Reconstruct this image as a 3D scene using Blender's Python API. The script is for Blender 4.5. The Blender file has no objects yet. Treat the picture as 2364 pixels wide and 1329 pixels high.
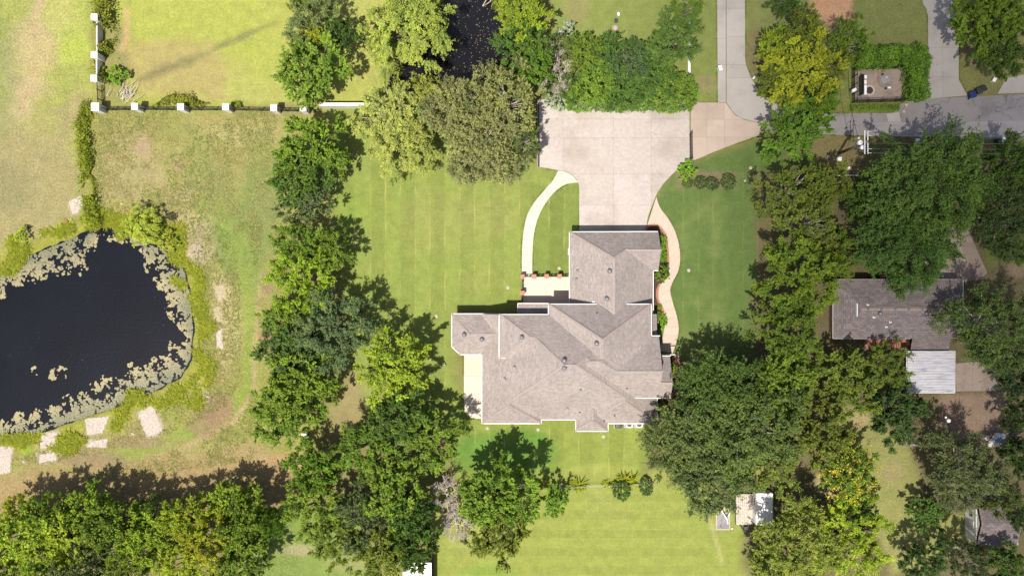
import bpy, bmesh, math, random
import numpy as np
from mathutils import Vector, Matrix

# ------------------------------------------------------------------ camera, sky, sun, exposure
S = bpy.context.scene
C = S.collection
K = 0.05            # metres per photo pixel on the ground
H = 110.0           # camera height
CX, CY = 1182.0, 664.5
cam_d = bpy.data.cameras.new('camera'); cam = bpy.data.objects.new('camera', cam_d); C.objects.link(cam)
cam.location = (0, 0, H); cam.rotation_euler = (0, 0, 0)
cam_d.sensor_width = 36.0; cam_d.lens = 36.0 * H / (2364 * K)
cam_d.clip_start = 0.5; cam_d.clip_end = 6000
S.camera = cam
SUN = Vector((-0.18, -0.30, 1.0)).normalized()
world = bpy.data.worlds.new('World'); S.world = world; world.use_nodes = True
wn = world.node_tree; bg = wn.nodes['Background']
sky = wn.nodes.new('ShaderNodeTexSky'); sky.sky_type = 'NISHITA'; sky.sun_disc = False
sky.sun_elevation = math.asin(SUN.z); sky.sun_rotation = math.atan2(SUN.x, SUN.y)
wn.links.new(sky.outputs[0], bg.inputs[0]); bg.inputs[1].default_value = 0.098; sky.air_density = .75; sky.dust_density = 2.5; sky.ozone_density = .6
sl = bpy.data.lights.new('sun', 'SUN'); sl.energy = 5.0; sl.angle = math.radians(0.6); sl.color = (1.0, 0.935, 0.835)
so = bpy.data.objects.new('sun', sl); C.objects.link(so)
so.rotation_euler = SUN.to_track_quat('Z', 'Y').to_euler(); so.location = (-30, -40, 160)
S.view_settings.view_transform = 'Standard'; S.view_settings.look = 'None'
S.view_settings.exposure = 0.60; S.view_settings.gamma = 1.0; S.view_settings.use_curve_mapping = False
S.cycles.max_bounces = 6; S.cycles.transparent_max_bounces = 4

RNG = np.random.default_rng(11)
random.seed(5)

# ------------------------------------------------------------------ helpers
def P(px, py, z=0.0):
    f = K * (H - z) / H
    return Vector(((px - CX) * f, (CY - py) * f, z))
def px_of(x, y, z=0.0):
    f = K * (H - z) / H
    return x / f + CX, CY - y / f

def tag(o, label=None, cat=None, group=None, kind=None):
    if label: o['label'] = label
    if cat: o['category'] = cat
    if group: o['group'] = group
    if kind: o['kind'] = kind
    return o
def empty(name, loc=(0, 0, 0), rz=0.0):
    o = bpy.data.objects.new(name, None); C.objects.link(o)
    o.location = loc; o.rotation_euler = (0, 0, rz); o.empty_display_size = 0.3
    return o
def link(name, me, parent=None, loc=None):
    o = bpy.data.objects.new(name, me); C.objects.link(o)
    if parent is not None: o.parent = parent
    if loc is not None: o.location = loc
    return o

class MB:
    """collects shapes of ONE part"""
    def __init__(s): s.v = []; s.f = []; s.m = []
    def face_set(s, vs, fs, mi=0):
        n = len(s.v); s.v += [tuple(v) for v in vs]; s.f += [tuple(i + n for i in f) for f in fs]; s.m += [mi] * len(fs)
        return s
    def box(s, c, d, rz=0.0, mi=0, taper=1.0):
        hx, hy, hz = d[0] / 2, d[1] / 2, d[2] / 2
        ca, sa = math.cos(rz), math.sin(rz); vs = []
        for sz in (-1, 1):
            t = taper if sz > 0 else 1.0
            for sx, sy in ((-1, -1), (1, -1), (1, 1), (-1, 1)):
                x, y = sx * hx * t, sy * hy * t
                vs.append((c[0] + x * ca - y * sa, c[1] + x * sa + y * ca, c[2] + sz * hz))
        return s.face_set(vs, [(3, 2, 1, 0), (4, 5, 6, 7), (0, 1, 5, 4), (1, 2, 6, 5), (2, 3, 7, 6), (3, 0, 4, 7)], mi)
    def bar(s, a, b, w, h, mi=0):
        a = Vector(a); b = Vector(b); d = (b - a); L = d.length
        if L < 1e-6: return s
        d /= L; up = Vector((0, 0, 1)) if abs(d.z) < 0.95 else Vector((0, 1, 0))
        r = d.cross(up).normalized() * (w / 2); u = r.cross(d).normalized() * (h / 2)
        vs = [p + x for p in (a, b) for x in (-r - u, r - u, r + u, -r + u)]
        return s.face_set(vs, [(0, 1, 2, 3), (7, 6, 5, 4), (0, 4, 5, 1), (1, 5, 6, 2), (2, 6, 7, 3), (3, 7, 4, 0)], mi)
    def tube(s, pts, rad, n=6, mi=0, cap=True):
        pts = [Vector(p) for p in pts]
        if not hasattr(rad, '__len__'): rad = [rad] * len(pts)
        base = len(s.v); last = None
        for i, p in enumerate(pts):
            d = (pts[min(i + 1, len(pts) - 1)] - pts[max(i - 1, 0)])
            d = d.normalized() if d.length > 1e-9 else Vector((0, 0, 1))
            if last is None:
                t = Vector((1, 0, 0)) if abs(d.x) < 0.9 else Vector((0, 1, 0))
            else: t = last
            u = (t - d * t.dot(d)).normalized(); w = d.cross(u); last = u
            for j in range(n):
                a = 2 * math.pi * j / n
                s.v.append(tuple(p + (u * math.cos(a) + w * math.sin(a)) * rad[i]))
        for i in range(len(pts) - 1):
            for j in range(n):
                a = base + i * n + j; b = base + i * n + (j + 1) % n
                s.f.append((a, b, b + n, a + n)); s.m.append(mi)
        if cap:
            s.f.append(tuple(base + j for j in reversed(range(n)))); s.m.append(mi)
            s.f.append(tuple(base + (len(pts) - 1) * n + j for j in range(n))); s.m.append(mi)
        return s
    def lathe(s, c, prof, n=14, mi=0):
        base = len(s.v); c = Vector(c)
        for r, z in prof:
            for j in range(n):
                a = 2 * math.pi * j / n; s.v.append((c.x + r * math.cos(a), c.y + r * math.sin(a), c.z + z))
        for i in range(len(prof) - 1):
            for j in range(n):
                a = base + i * n + j; b = base + i * n + (j + 1) % n
                s.f.append((a, b, b + n, a + n)); s.m.append(mi)
        s.f.append(tuple(base + j for j in reversed(range(n)))); s.m.append(mi)
        s.f.append(tuple(base + (len(prof) - 1) * n + j for j in range(n))); s.m.append(mi)
        return s
    def prism(s, pts, z0, z1, mi=0):
        n = len(pts); b = len(s.v)
        s.v += [(p[0], p[1], z0) for p in pts] + [(p[0], p[1], z1) for p in pts]
        s.f.append(tuple(b + i for i in reversed(range(n)))); s.f.append(tuple(b + n + i for i in range(n)))
        for i in range(n):
            j = (i + 1) % n; s.f.append((b + i, b + j, b + n + j, b + n + i))
        s.m += [mi] * (n + 2)
        return s
    def mesh(s, name, mats, smooth=False):
        me = bpy.data.meshes.new(name); me.from_pydata(s.v, [], s.f)
        for m in (mats if isinstance(mats, (list, tuple)) else [mats]): me.materials.append(m)
        if any(s.m): me.polygons.foreach_set('material_index', s.m)
        if smooth: me.polygons.foreach_set('use_smooth', [True] * len(me.polygons))
        me.update(); return me
    def build(s, name, mats, parent=None, smooth=False, bevel=0.0):
        o = link(name, s.mesh(name, mats, smooth), parent)
        if bevel:
            md = o.modifiers.new('bevel', 'BEVEL'); md.width = bevel; md.segments = 2; md.limit_method = 'ANGLE'
        return o

def ccw(pts):
    a = sum(pts[i][0] * pts[(i + 1) % len(pts)][1] - pts[(i + 1) % len(pts)][0] * pts[i][1] for i in range(len(pts)))
    return list(pts) if a > 0 else list(reversed(pts))

def fast_mesh(name, verts, quads, mats, tint=None, mi=None, tris=False):
    """verts (N,3) array, quads (M,4 or 3) int array"""
    me = bpy.data.meshes.new(name); nv = len(verts); nf = len(quads); k = 3 if tris else 4
    me.vertices.add(nv); me.vertices.foreach_set('co', np.asarray(verts, np.float32).ravel())
    me.loops.add(nf * k); me.loops.foreach_set('vertex_index', np.asarray(quads, np.int32).ravel())
    me.polygons.add(nf); me.polygons.foreach_set('loop_start', np.arange(0, nf * k, k, dtype=np.int32))
    if mi is not None: me.polygons.foreach_set('material_index', np.asarray(mi, np.int32))
    for m in (mats if isinstance(mats, (list, tuple)) else [mats]): me.materials.append(m)
    me.update(calc_edges=True); 
    if tint is not None:
        a = me.attributes.new('tint', 'FLOAT', 'POINT'); a.data.foreach_set('value', np.asarray(tint, np.float32))
    me.validate()
    return me

# ------------------------------------------------------------------ materials
def newmat(name):
    m = bpy.data.materials.new(name); m.use_nodes = True
    nt = m.node_tree; return m, nt, nt.nodes, nt.links, nt.nodes['Principled BSDF']
def mat_plain(name, col, rough=0.7, metal=0.0, nscale=6.0, namp=0.25, spec=0.35, bump=0.0, dirt=None, dscale=0.6):
    m, nt, N, L, b = newmat(name)
    tc = N.new('ShaderNodeTexCoord'); nz = N.new('ShaderNodeTexNoise'); nz.inputs['Scale'].default_value = nscale
    nz.inputs['Detail'].default_value = 5; L.new(tc.outputs['Object'], nz.inputs['Vector'])
    mr = N.new('ShaderNodeMapRange'); L.new(nz.outputs[0], mr.inputs[0])
    mr.inputs[1].default_value = .3; mr.inputs[2].default_value = .7
    mr.inputs[3].default_value = 1 - namp; mr.inputs[4].default_value = 1 + namp
    mx = N.new('ShaderNodeMix'); mx.data_type = 'RGBA'; mx.blend_type = 'MULTIPLY'; mx.inputs[0].default_value = 1
    mx.inputs[6].default_value = (*col, 1); L.new(mr.outputs[0], mx.inputs[7]); out = mx.outputs[2]
    if dirt:
        n2 = N.new('ShaderNodeTexNoise'); n2.inputs['Scale'].default_value = dscale; n2.inputs['Detail'].default_value = 7
        n2.inputs['Roughness'].default_value = .65; L.new(tc.outputs['Object'], n2.inputs['Vector'])
        r2 = N.new('ShaderNodeMapRange'); L.new(n2.outputs[0], r2.inputs[0]); r2.inputs[1].default_value = .48; r2.inputs[2].default_value = .72
        r2.inputs[3].default_value = 0; r2.inputs[4].default_value = dirt[3]
        m2 = N.new('ShaderNodeMix'); m2.data_type = 'RGBA'; L.new(r2.outputs[0], m2.inputs[0]); L.new(out, m2.inputs[6]); m2.inputs[7].default_value = (*dirt[:3], 1)
        out = m2.outputs[2]
    L.new(out, b.inputs['Base Color']); b.inputs['Roughness'].default_value = rough; b.inputs['Metallic'].default_value = metal
    b.inputs['Specular IOR Level'].default_value = spec
    if bump:
        bp = N.new('ShaderNodeBump'); bp.inputs['Strength'].default_value = bump; bp.inputs['Distance'].default_value = .02
        L.new(nz.outputs[0], bp.inputs['Height']); L.new(bp.outputs[0], b.inputs['Normal'])
    return m

def mat_leaf(name='leaf', transl=0.42):
    m, nt, N, L, b = newmat(name)
    oi = N.new('ShaderNodeObjectInfo'); at = N.new('ShaderNodeAttribute'); at.attribute_name = 'tint'
    mx = N.new('ShaderNodeMix'); mx.data_type = 'RGBA'; mx.blend_type = 'MULTIPLY'; mx.inputs[0].default_value = 1
    L.new(oi.outputs['Color'], mx.inputs[6])
    # young leaves are yellower, old ones bluer: hue moves with the leaf's own tint
    cr = N.new('ShaderNodeValToRGB'); e = cr.color_ramp.elements
    e[0].position = 0.0; e[0].color = (.42, .55, .62, 1); e[1].position = 1.0; e[1].color = (1.42, 1.45, 1.15, 1)
    mid = e.new(.5); mid.color = (1, 1, 1, 1)
    L.new(at.outputs['Fac'], cr.inputs[0]); L.new(cr.outputs[0], mx.inputs[7])
    L.new(mx.outputs[2], b.inputs['Base Color']); b.inputs['Roughness'].default_value = .6; b.inputs['Specular IOR Level'].default_value = .12
    tr = N.new('ShaderNodeBsdfTranslucent'); L.new(mx.outputs[2], tr.inputs[0])
    ms = N.new('ShaderNodeMixShader'); ms.inputs[0].default_value = transl
    L.new(b.outputs[0], ms.inputs[1]); L.new(tr.outputs[0], ms.inputs[2])
    L.new(ms.outputs[0], N['Material Output'].inputs[0])
    return m

def mat_shingle(name, base, var=0.2, rowh=0.2, tabw=0.42):
    m, nt, N, L, b = newmat(name)
    uv = N.new('ShaderNodeUVMap'); uv.uv_map = 'roof'
    br = N.new('ShaderNodeTexBrick'); L.new(uv.outputs[0], br.inputs['Vector'])
    br.inputs['Scale'].default_value = 1; br.inputs['Brick Width'].default_value = tabw; br.inputs['Row Height'].default_value = rowh
    br.inputs['Mortar Size'].default_value = .018; br.inputs['Mortar Smooth'].default_value = .4; br.inputs['Bias'].default_value = 0
    lo = [c * (1 - var) for c in base]; hi = [c * (1 + var) for c in base]
    br.inputs['Color1'].default_value = (*lo, 1); br.inputs['Color2'].default_value = (*hi, 1)
    br.inputs['Mortar'].default_value = (*[c * .55 for c in base], 1)
    nz = N.new('ShaderNodeTexNoise'); nz.inputs['Scale'].default_value = 3.2; nz.inputs['Detail'].default_value = 8; nz.inputs['Roughness'].default_value = .75
    L.new(uv.outputs[0], nz.inputs['Vector'])
    mr = N.new('ShaderNodeMapRange'); L.new(nz.outputs[0], mr.inputs[0]); mr.inputs[1].default_value = .3; mr.inputs[2].default_value = .7
    mr.inputs[3].default_value = .8; mr.inputs[4].default_value = 1.2
    n3 = N.new('ShaderNodeTexNoise'); n3.inputs['Scale'].default_value = .35; n3.inputs['Detail'].default_value = 4; L.new(uv.outputs[0], n3.inputs['Vector'])
    m3 = N.new('ShaderNodeMapRange'); L.new(n3.outputs[0], m3.inputs[0]); m3.inputs[1].default_value = .3; m3.inputs[2].default_value = .7; m3.inputs[3].default_value = .9; m3.inputs[4].default_value = 1.1
    mm = N.new('ShaderNodeMath'); mm.operation = 'MULTIPLY'; L.new(mr.outputs[0], mm.inputs[0]); L.new(m3.outputs[0], mm.inputs[1])
    mx = N.new('ShaderNodeMix'); mx.data_type = 'RGBA'; mx.blend_type = 'MULTIPLY'; mx.inputs[0].default_value = 1
    L.new(br.outputs[0], mx.inputs[6]); L.new(mm.outputs[0], mx.inputs[7]); L.new(mx.outputs[2], b.inputs['Base Color'])
    b.inputs['Roughness'].default_value = .9; b.inputs['Specular IOR Level'].default_value = .2
    bp = N.new('ShaderNodeBump'); bp.inputs['Strength'].default_value = .5; bp.inputs['Distance'].default_value = .02
    L.new(br.outputs['Fac'], bp.inputs['Height']); bp.invert = True; L.new(bp.outputs[0], b.inputs['Normal'])
    return m

def mat_brick(name, c1, c2, mortar):
    m, nt, N, L, b = newmat(name)
    tc = N.new('ShaderNodeTexCoord'); sp = N.new('ShaderNodeSeparateXYZ'); L.new(tc.outputs['Object'], sp.inputs[0])
    ad = N.new('ShaderNodeMath'); ad.operation = 'ADD'; L.new(sp.outputs[0], ad.inputs[0]); L.new(sp.outputs[1], ad.inputs[1])
    cb = N.new('ShaderNodeCombineXYZ'); L.new(ad.outputs[0], cb.inputs[0]); L.new(sp.outputs[2], cb.inputs[1])
    br = N.new('ShaderNodeTexBrick'); L.new(cb.outputs[0], br.inputs['Vector']); br.inputs['Scale'].default_value = 1
    br.inputs['Brick Width'].default_value = .21; br.inputs['Row Height'].default_value = .075; br.inputs['Mortar Size'].default_value = .009
    br.inputs['Color1'].default_value = (*c1, 1); br.inputs['Color2'].default_value = (*c2, 1); br.inputs['Mortar'].default_value = (*mortar, 1)
    L.new(br.outputs[0], b.inputs['Base Color']); b.inputs['Roughness'].default_value = .85
    bp = N.new('ShaderNodeBump'); bp.inputs['Strength'].default_value = .4; bp.inputs['Distance'].default_value = .01; bp.invert = True
    L.new(br.outputs['Fac'], bp.inputs['Height']); L.new(bp.outputs[0], b.inputs['Normal'])
    return m

M = {}
M['leaf'] = mat_leaf('leaf')
M['needle'] = mat_leaf('fine_leaf', .22)
M['bark'] = mat_plain('bark', (.13, .10, .075), .9, nscale=9, namp=.4, bump=.6)
M['palebark'] = mat_plain('pale_bark', (.44, .385, .345), .9, nscale=9, namp=.3, bump=.5)
M['shingle'] = mat_shingle('grey_brown_shingles', (.288, .250, .232), .15, .145, .33)
M['shingle2'] = mat_shingle('old_grey_shingles', (.165, .14, .138), .2, .24, .5)
M['ridge'] = mat_plain('ridge_cap_shingle', (.255, .215, .198), .9, nscale=7, namp=.22)
M['trim'] = mat_plain('white_trim', (.58, .555, .53), .5, nscale=3, namp=.06)
M['brickwall'] = mat_brick('red_brown_brick', (.30, .15, .10), (.38, .21, .15), (.5, .46, .42))
M['brick'] = mat_plain('edging_brick', (.36, .16, .11), .85, nscale=14, namp=.35)
M['conc'] = mat_plain('driveway_concrete', (.355, .315, .287), .9, nscale=3, namp=.09, bump=.15, dirt=(.25, .212, .180, .85), dscale=.2)
M['pinkconc'] = mat_plain('tan_concrete', (.37, .30, .245), .9, nscale=20, namp=.10, bump=.15, dirt=(.26, .2, .165, .6), dscale=.25)
M['pathconc'] = mat_plain('path_concrete', (.42, .34, .275), .9, nscale=20, namp=.08, bump=.1, dirt=(.38, .31, .26, .6), dscale=.3)
M['palepath'] = mat_plain('pale_new_concrete', (.465, .41, .34), .9, nscale=20, namp=.07, bump=.1, dirt=(.52, .43, .34, .5), dscale=.35)
M['lightconc'] = mat_plain('light_grey_concrete', (.335, .31, .285), .9, nscale=18, namp=.12, bump=.1, dirt=(.23, .21, .195, .6), dscale=.3)
M['oldconc'] = mat_plain('old_stained_concrete', (.25, .20, .165), .9, nscale=15, namp=.15, bump=.2, dirt=(.13, .105, .09, .85), dscale=.35)
M['asphalt'] = mat_plain('worn_grey_asphalt', (.225, .21, .208), .9, nscale=30, namp=.16, bump=.2, dirt=(.13, .122, .13, .8), dscale=.3)
M['asphalt2'] = mat_plain('patched_pale_asphalt', (.27, .252, .25), .9, nscale=30, namp=.10, bump=.2, dirt=(.18, .17, .18, .6), dscale=.5)
M['joint'] = mat_plain('joint_soil', (.16, .14, .12), .95)
M['black'] = mat_plain('black_iron', (.018, .018, .02), .45, .3, namp=.15)
M['white'] = mat_plain('white_stucco', (.66, .63, .60), .8, nscale=8, namp=.07, dirt=(.5, .46, .4, .5), dscale=1.2)
M['whitemetal'] = mat_plain('white_painted_metal', (.72, .72, .72), .4, 0, nscale=3, namp=.08)
M['steel'] = mat_plain('dull_steel', (.28, .28, .29), .5, .4, namp=.2)
M['vent'] = mat_plain('grey_vent_paint', (.16, .155, .165), .5, .2, namp=.15)
M['wood'] = mat_plain('weathered_wood', (.40, .345, .295), .85, nscale=5, namp=.25, bump=.3)
M['darkwood'] = mat_plain('brown_fence_wood', (.10, .062, .042), .85, nscale=5, namp=.3, bump=.3)
M['polewood'] = mat_plain('creosote_pole', (.15, .115, .09), .85, nscale=6, namp=.3)
M['stone'] = mat_plain('pale_stone', (.36, .31, .27), .9, nscale=5, namp=.25)
M['navy'] = mat_plain('navy_plastic', (.012, .03, .12), .4, namp=.1)
M['charcoal'] = mat_plain('charcoal_plastic', (.03, .032, .036), .45, namp=.1)
M['rubber'] = mat_plain('tyre_rubber', (.02, .02, .02), .8)
M['glass'] = mat_plain('window_glass', (.03, .04, .05), .08, 0, namp=.05, spec=.6)
def add_cracks(m, scale=.22, width=.012, colr=(.045, .042, .042)):
    nt = m.node_tree; N = nt.nodes; L = nt.links; b = N['Principled BSDF']; src = b.inputs['Base Color'].links[0].from_socket
    tc = N.new('ShaderNodeTexCoord'); nz = N.new('ShaderNodeTexNoise'); nz.inputs['Scale'].default_value = .8; nz.inputs['Detail'].default_value = 6
    L.new(tc.outputs['Object'], nz.inputs['Vector']); va = N.new('ShaderNodeVectorMath'); va.operation = 'SCALE'; L.new(nz.outputs['Color'], va.inputs[0]); va.inputs['Scale'].default_value = 2.2
    ad = N.new('ShaderNodeVectorMath'); L.new(tc.outputs['Object'], ad.inputs[0]); L.new(va.outputs[0], ad.inputs[1])
    vo = N.new('ShaderNodeTexVoronoi'); vo.feature = 'DISTANCE_TO_EDGE'; vo.inputs['Scale'].default_value = scale; L.new(ad.outputs[0], vo.inputs['Vector'])
    mr = N.new('ShaderNodeMapRange'); L.new(vo.outputs['Distance'], mr.inputs[0]); mr.inputs[1].default_value = 0; mr.inputs[2].default_value = width; mr.inputs[3].default_value = .8; mr.inputs[4].default_value = 0
    mx = N.new('ShaderNodeMix'); mx.data_type = 'RGBA'; L.new(mr.outputs[0], mx.inputs[0]); L.new(src, mx.inputs[6]); mx.inputs[7].default_value = (*colr, 1); L.new(mx.outputs[2], b.inputs['Base Color'])
add_cracks(M['asphalt']); add_cracks(M['oldconc'], .3, .012, (.08, .065, .05)); add_cracks(M['conc'], .13, .0016, (.17, .15, .135)); add_cracks(M['lightconc'], .13, .0018, (.14, .125, .11))
M['pad'] = None

# ------------------------------------------------------------------ noise and distance on arrays
def vnoise(x, y, cell, seed):
    r = np.random.default_rng(seed); T = r.random((256, 256))
    gx = x / cell + 97.3; gy = y / cell + 41.7
    ix = np.floor(gx).astype(int); iy = np.floor(gy).astype(int); fx = gx - ix; fy = gy - iy
    fx = fx * fx * (3 - 2 * fx); fy = fy * fy * (3 - 2 * fy)
    a = T[ix % 256, iy % 256]; b_ = T[(ix + 1) % 256, iy % 256]; c = T[ix % 256, (iy + 1) % 256]; d = T[(ix + 1) % 256, (iy + 1) % 256]
    return (a * (1 - fx) + b_ * fx) * (1 - fy) + (c * (1 - fx) + d * fx) * fy
def fbm(x, y, cell, seed, octv=4):
    s = 0; a = 1; t = 0
    for o in range(octv):
        s = s + a * vnoise(x, y, cell / 2 ** o, seed + o); t += a; a *= .55
    return s / t
def sdist(X, Y, poly):
    """signed distance (m), + inside; poly in photo pixels on the ground"""
    pts = np.array([P(a, b)[:2] for a, b in poly]); n = len(pts)
    d = np.full(X.shape, 1e9); ins = np.zeros(X.shape, bool)
    for i in range(n):
        a = pts[i]; b_ = pts[(i + 1) % n]; e = b_ - a
        t = np.clip(((X - a[0]) * e[0] + (Y - a[1]) * e[1]) / (e @ e + 1e-12), 0, 1)
        d = np.minimum(d, np.hypot(X - a[0] - t * e[0], Y - a[1] - t * e[1]))
        c = ((a[1] > Y) != (b_[1] > Y)) & (X < (b_[0] - a[0]) * (Y - a[1]) / (b_[1] - a[1] + 1e-12) + a[0])
        ins ^= c
    return np.where(ins, d, -d)
def ldist(X, Y, line):
    pts = np.array([P(a, b)[:2] for a, b in line]); d = np.full(X.shape, 1e9)
    for i in range(len(pts) - 1):
        a = pts[i]; e = pts[i + 1] - a
        t = np.clip(((X - a[0]) * e[0] + (Y - a[1]) * e[1]) / (e @ e + 1e-12), 0, 1)
        d = np.minimum(d, np.hypot(X - a[0] - t * e[0], Y - a[1] - t * e[1]))
    return d
def sstep(v, a, b_):
    t = np.clip((v - a) / (b_ - a), 0, 1); return t * t * (3 - 2 * t)

POND_W = [(-420, 640), (-60, 622), (0, 610), (60, 592), (110, 572), (165, 550), (212, 530), (262, 527), (330, 558), (372, 574), (420, 612), (438, 680), (444, 760),
          (438, 828), (414, 872), (350, 905), (270, 940), (180, 968), (90, 998), (0, 1008), (-120, 1020), (-420, 1010)]
POND_N = [(990, -160), (1140, -160), (1150, 30), (1185, 105), (1200, 190), (1120, 232), (960, 228), (893, 205), (903, 152), (945, 105), (980, 40)]

# ------------------------------------------------------------------ ground
def axis(lo, hi, st):
    a = list(np.arange(lo, hi + 1e-6, st))
    out = [lo - 6, lo - 20, lo - 60, lo - 200, lo - 700, lo - 2500]
    return np.array(sorted(out) + a + [hi + 6, hi + 20, hi + 60, hi + 200, hi + 700, hi + 2500])
gx = axis(-64, 64, .3); gy = axis(-37.5, 37.5, .3)
X, Y = np.meshgrid(gx, gy, indexing='xy')
PX = X / K + CX; PY = CY - Y / K
n_big = fbm(X, Y, 14, 3); n_mid = fbm(X, Y, 4, 9); n_sm = fbm(X, Y, 1.3, 17, 3)
col = np.zeros(X.shape + (3,)); 
def setc(mask, c):
    global col
    col = col * (1 - mask[..., None]) + np.array(c) * mask[..., None]
def zone(poly, c, soft=1.2, wob=1.0, amt=1.0, nz=None):
    d = sdist(X, Y, poly) + (n_mid - .5) * wob * 4
    m = sstep(d, -soft / 2, soft / 2) * amt
    if nz is not None: m = m * nz
    setc(m, c); return m
def streak(line, w, c, soft=.5, wob=.6, amt=1.0):
    d = ldist(X, Y, line) + (n_mid - .5) * wob * 3
    setc((1 - sstep(d, w - soft, w + soft)) * amt, c)
def blob(px, py, r, c, amt=1.0, ry=None, wob=1.0):
    ry = ry or r; q = np.hypot((PX - px) / r, (PY - py) / ry) + (n_mid - .5) * 1.1 * wob
    setc((1 - sstep(q, .55, 1.05)) * amt, c)

setc(np.ones(X.shape), (.150, .150, .050))
setc(sstep(n_big, .45, .65) * .6, (.165, .145, .068))
# western meadow
zone([(-900, -900), (216, -900), (216, 250), (185, 450), (160, 520), (0, 600), (-900, 640)], (.212, .226, .062), 2, .6)
streak([(110, 30), (80, 120), (50, 230), (-40, 320)], 2.2, (.32, .245, .15), 2.0, 2.2, .8)
zone([(-900, 330), (80, 300), (180, 250), (190, 450), (160, 520), (0, 600), (-900, 640)], (.225, .190, .098), 4, 1.6, .85)
streak([(-20, 60), (10, 160), (0, 300)], 1.6, (.13, .17, .055), 1.6, 1.2, .55)
blob(20, 430, 70, (.155, .155, .075), .6); blob(90, 130, 60, (.29, .26, .1), .4); blob(170, 120, 45, (.27, .32, .055), .6); blob(150, 40, 60, (.25, .29, .06), .6)
# north-west field
zone([(225, -900), (905, -900), (905, 242), (225, 242)], (.232, .252, .056), 1.2, .25)
setc(sstep(sdist(X, Y, [(225, -900), (905, -900), (905, 242), (225, 242)]), 0, .6) * sstep(n_big, .42, .62) * .5, (.245, .240, .085))
zone([(300, 90), (500, 95), (510, 215), (330, 225), (290, 150)], (.245, .205, .082), 1.5, .8, .85)
streak([(315, 188), (365, 165), (420, 148), (480, 122), (560, 85), (600, 66), (660, 48)], .16, (.12, .118, .056), .45, .6, .75)
streak([(330, 185), (390, 155)], .5, (.14, .12, .06), .6, .9, .45)
zone([(228, 60), (290, 60), (292, 240), (228, 240)], (.16, .15, .062), 1.2, .5, .8)
streak([(292, 20), (292, 85), (282, 115)], .35, (.33, .22, .12), .3, .1, .7)
# rough pasture between the fence and the pond
zone([(205, 256), (800, 256), (770, 500), (700, 1110), (-500, 1200), (-500, 600), (0, 600), (170, 500)], (.190, .190, .058), 1.5, .4)
setc(sstep(sdist(X, Y, [(205, 256), (660, 256), (640, 640), (620, 1100), (-500, 1200), (-500, 1000), (440, 900), (440, 600), (200, 500)]), 0, 1) * sstep(n_big, .4, .65) * .6, (.235, .20, .085))
blob(330, 342, 24, (.27, .19, .12), .9); blob(410, 383, 22, (.24, .18, .11), .8); blob(560, 310, 110, (.29, .26, .12), .55, 40); blob(470, 440, 90, (.15, .165, .06), .6)
blob(300, 410, 110, (.25, .205, .11), .6); blob(420, 480, 90, (.28, .235, .125), .8, 60); blob(470, 560, 60, (.255, .21, .13), .7); blob(540, 560, 55, (.12, .165, .05), .75, 120)
blob(600, 480, 50, (.12, .155, .052), .7, 150); blob(520, 720, 55, (.28, .245, .11), .7, 110); blob(560, 760, 50, (.26, .24, .1), .6, 90)
streak([(470, 470), (520, 500), (555, 600), (562, 640)], 1.2, (.155, .205, .05), 1.2, .6, .85)
streak([(555, 560), (572, 640), (578, 760), (576, 870), (540, 950), (440, 1000), (300, 1050), (150, 1085), (-100, 1110)], 1.0, (.165, .205, .045), .9, .4, .95)
streak([(600, 640), (588, 800), (586, 900), (540, 975), (430, 1030), (300, 1078), (100, 1108)], .22, (.30, .215, .13), .3, .2, .8)
blob(612, 775, 22, (.24, .135, .10), .9, 42); blob(615, 655, 16, (.22, .14, .10), .8, 36); blob(500, 935, 45, (.20, .135, .08), .9, 40); blob(470, 975, 40, (.2, .14, .085), .7)
blob(640, 1080, 65, (.31, .195, .10), .95, 40); blob(560, 1060, 80, (.26, .195, .10), .7, 40); blob(200, 1060, 130, (.2, .145, .095), .8, 26); blob(330, 1020, 100, (.205, .15, .09), .8, 22)
zone([(-400, 1100), (250, 1075), (520, 1040), (690, 1075), (660, 1180), (-400, 1250)], (.235, .172, .085), 2.0, .6, .9)
streak([(600, 330), (585, 420), (560, 470), (565, 560), (585, 640)], 1.6, (.135, .175, .048), 1.6, .8, .6)
streak([(420, 300), (480, 380), (520, 440)], 1.8, (.16, .18, .055), 1.8, 1.2, .5)
streak([(505, 640), (520, 700), (525, 790), (515, 850)], 1.0, (.30, .25, .13), 1.0, .8, .75)
blob(450, 895, 40, (.25, .245, .06), .7, 26); blob(270, 985, 30, (.215, .235, .045), .85, 22); blob(160, 990, 26, (.205, .23, .04), .85, 18); blob(60, 1035, 26, (.17, .23, .035), .95, 24); blob(410, 960, 34, (.2, .215, .055), .8, 20)
# pond bank
for pond, wdt in ((POND_W, 1.5), (POND_N, 1.0)):
    d = -sdist(X, Y, pond)
    setc((1 - sstep(d + (n_mid - .5) * 4.5 + (n_big - .5) * 4, wdt * .5, wdt * 1.6)) * (.55 + .45 * sstep(n_mid, .38, .6)), (.20, .205, .034) if pond is POND_W else (.16, .19, .04))
    setc((1 - sstep(d, -.3, .45)) * .8, (.10, .10, .04)); setc(sstep(-d, 0, .8), (.045, .045, .035))
GRAVEL = ([(318, 952), (352, 936), (374, 994), (338, 1008)], [(194, 968), (248, 962), (236, 998), (202, 1002)], [(206, 1018), (246, 1014), (244, 1030), (203, 1031)],
          [(88, 1006), (133, 998), (128, 1030), (92, 1032)], [(92, 1050), (130, 1042), (128, 1060), (92, 1067)], [(-30, 1030), (28, 1030), (22, 1090), (-30, 1095)],
          [(160, 468), (184, 454), (200, 460), (194, 484), (168, 492)], [(500, 770), (510, 760), (514, 805), (502, 800)], [(495, 660), (520, 655), (522, 690), (500, 695)], [(492, 710), (508, 712), (512, 740), (496, 742)])
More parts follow.
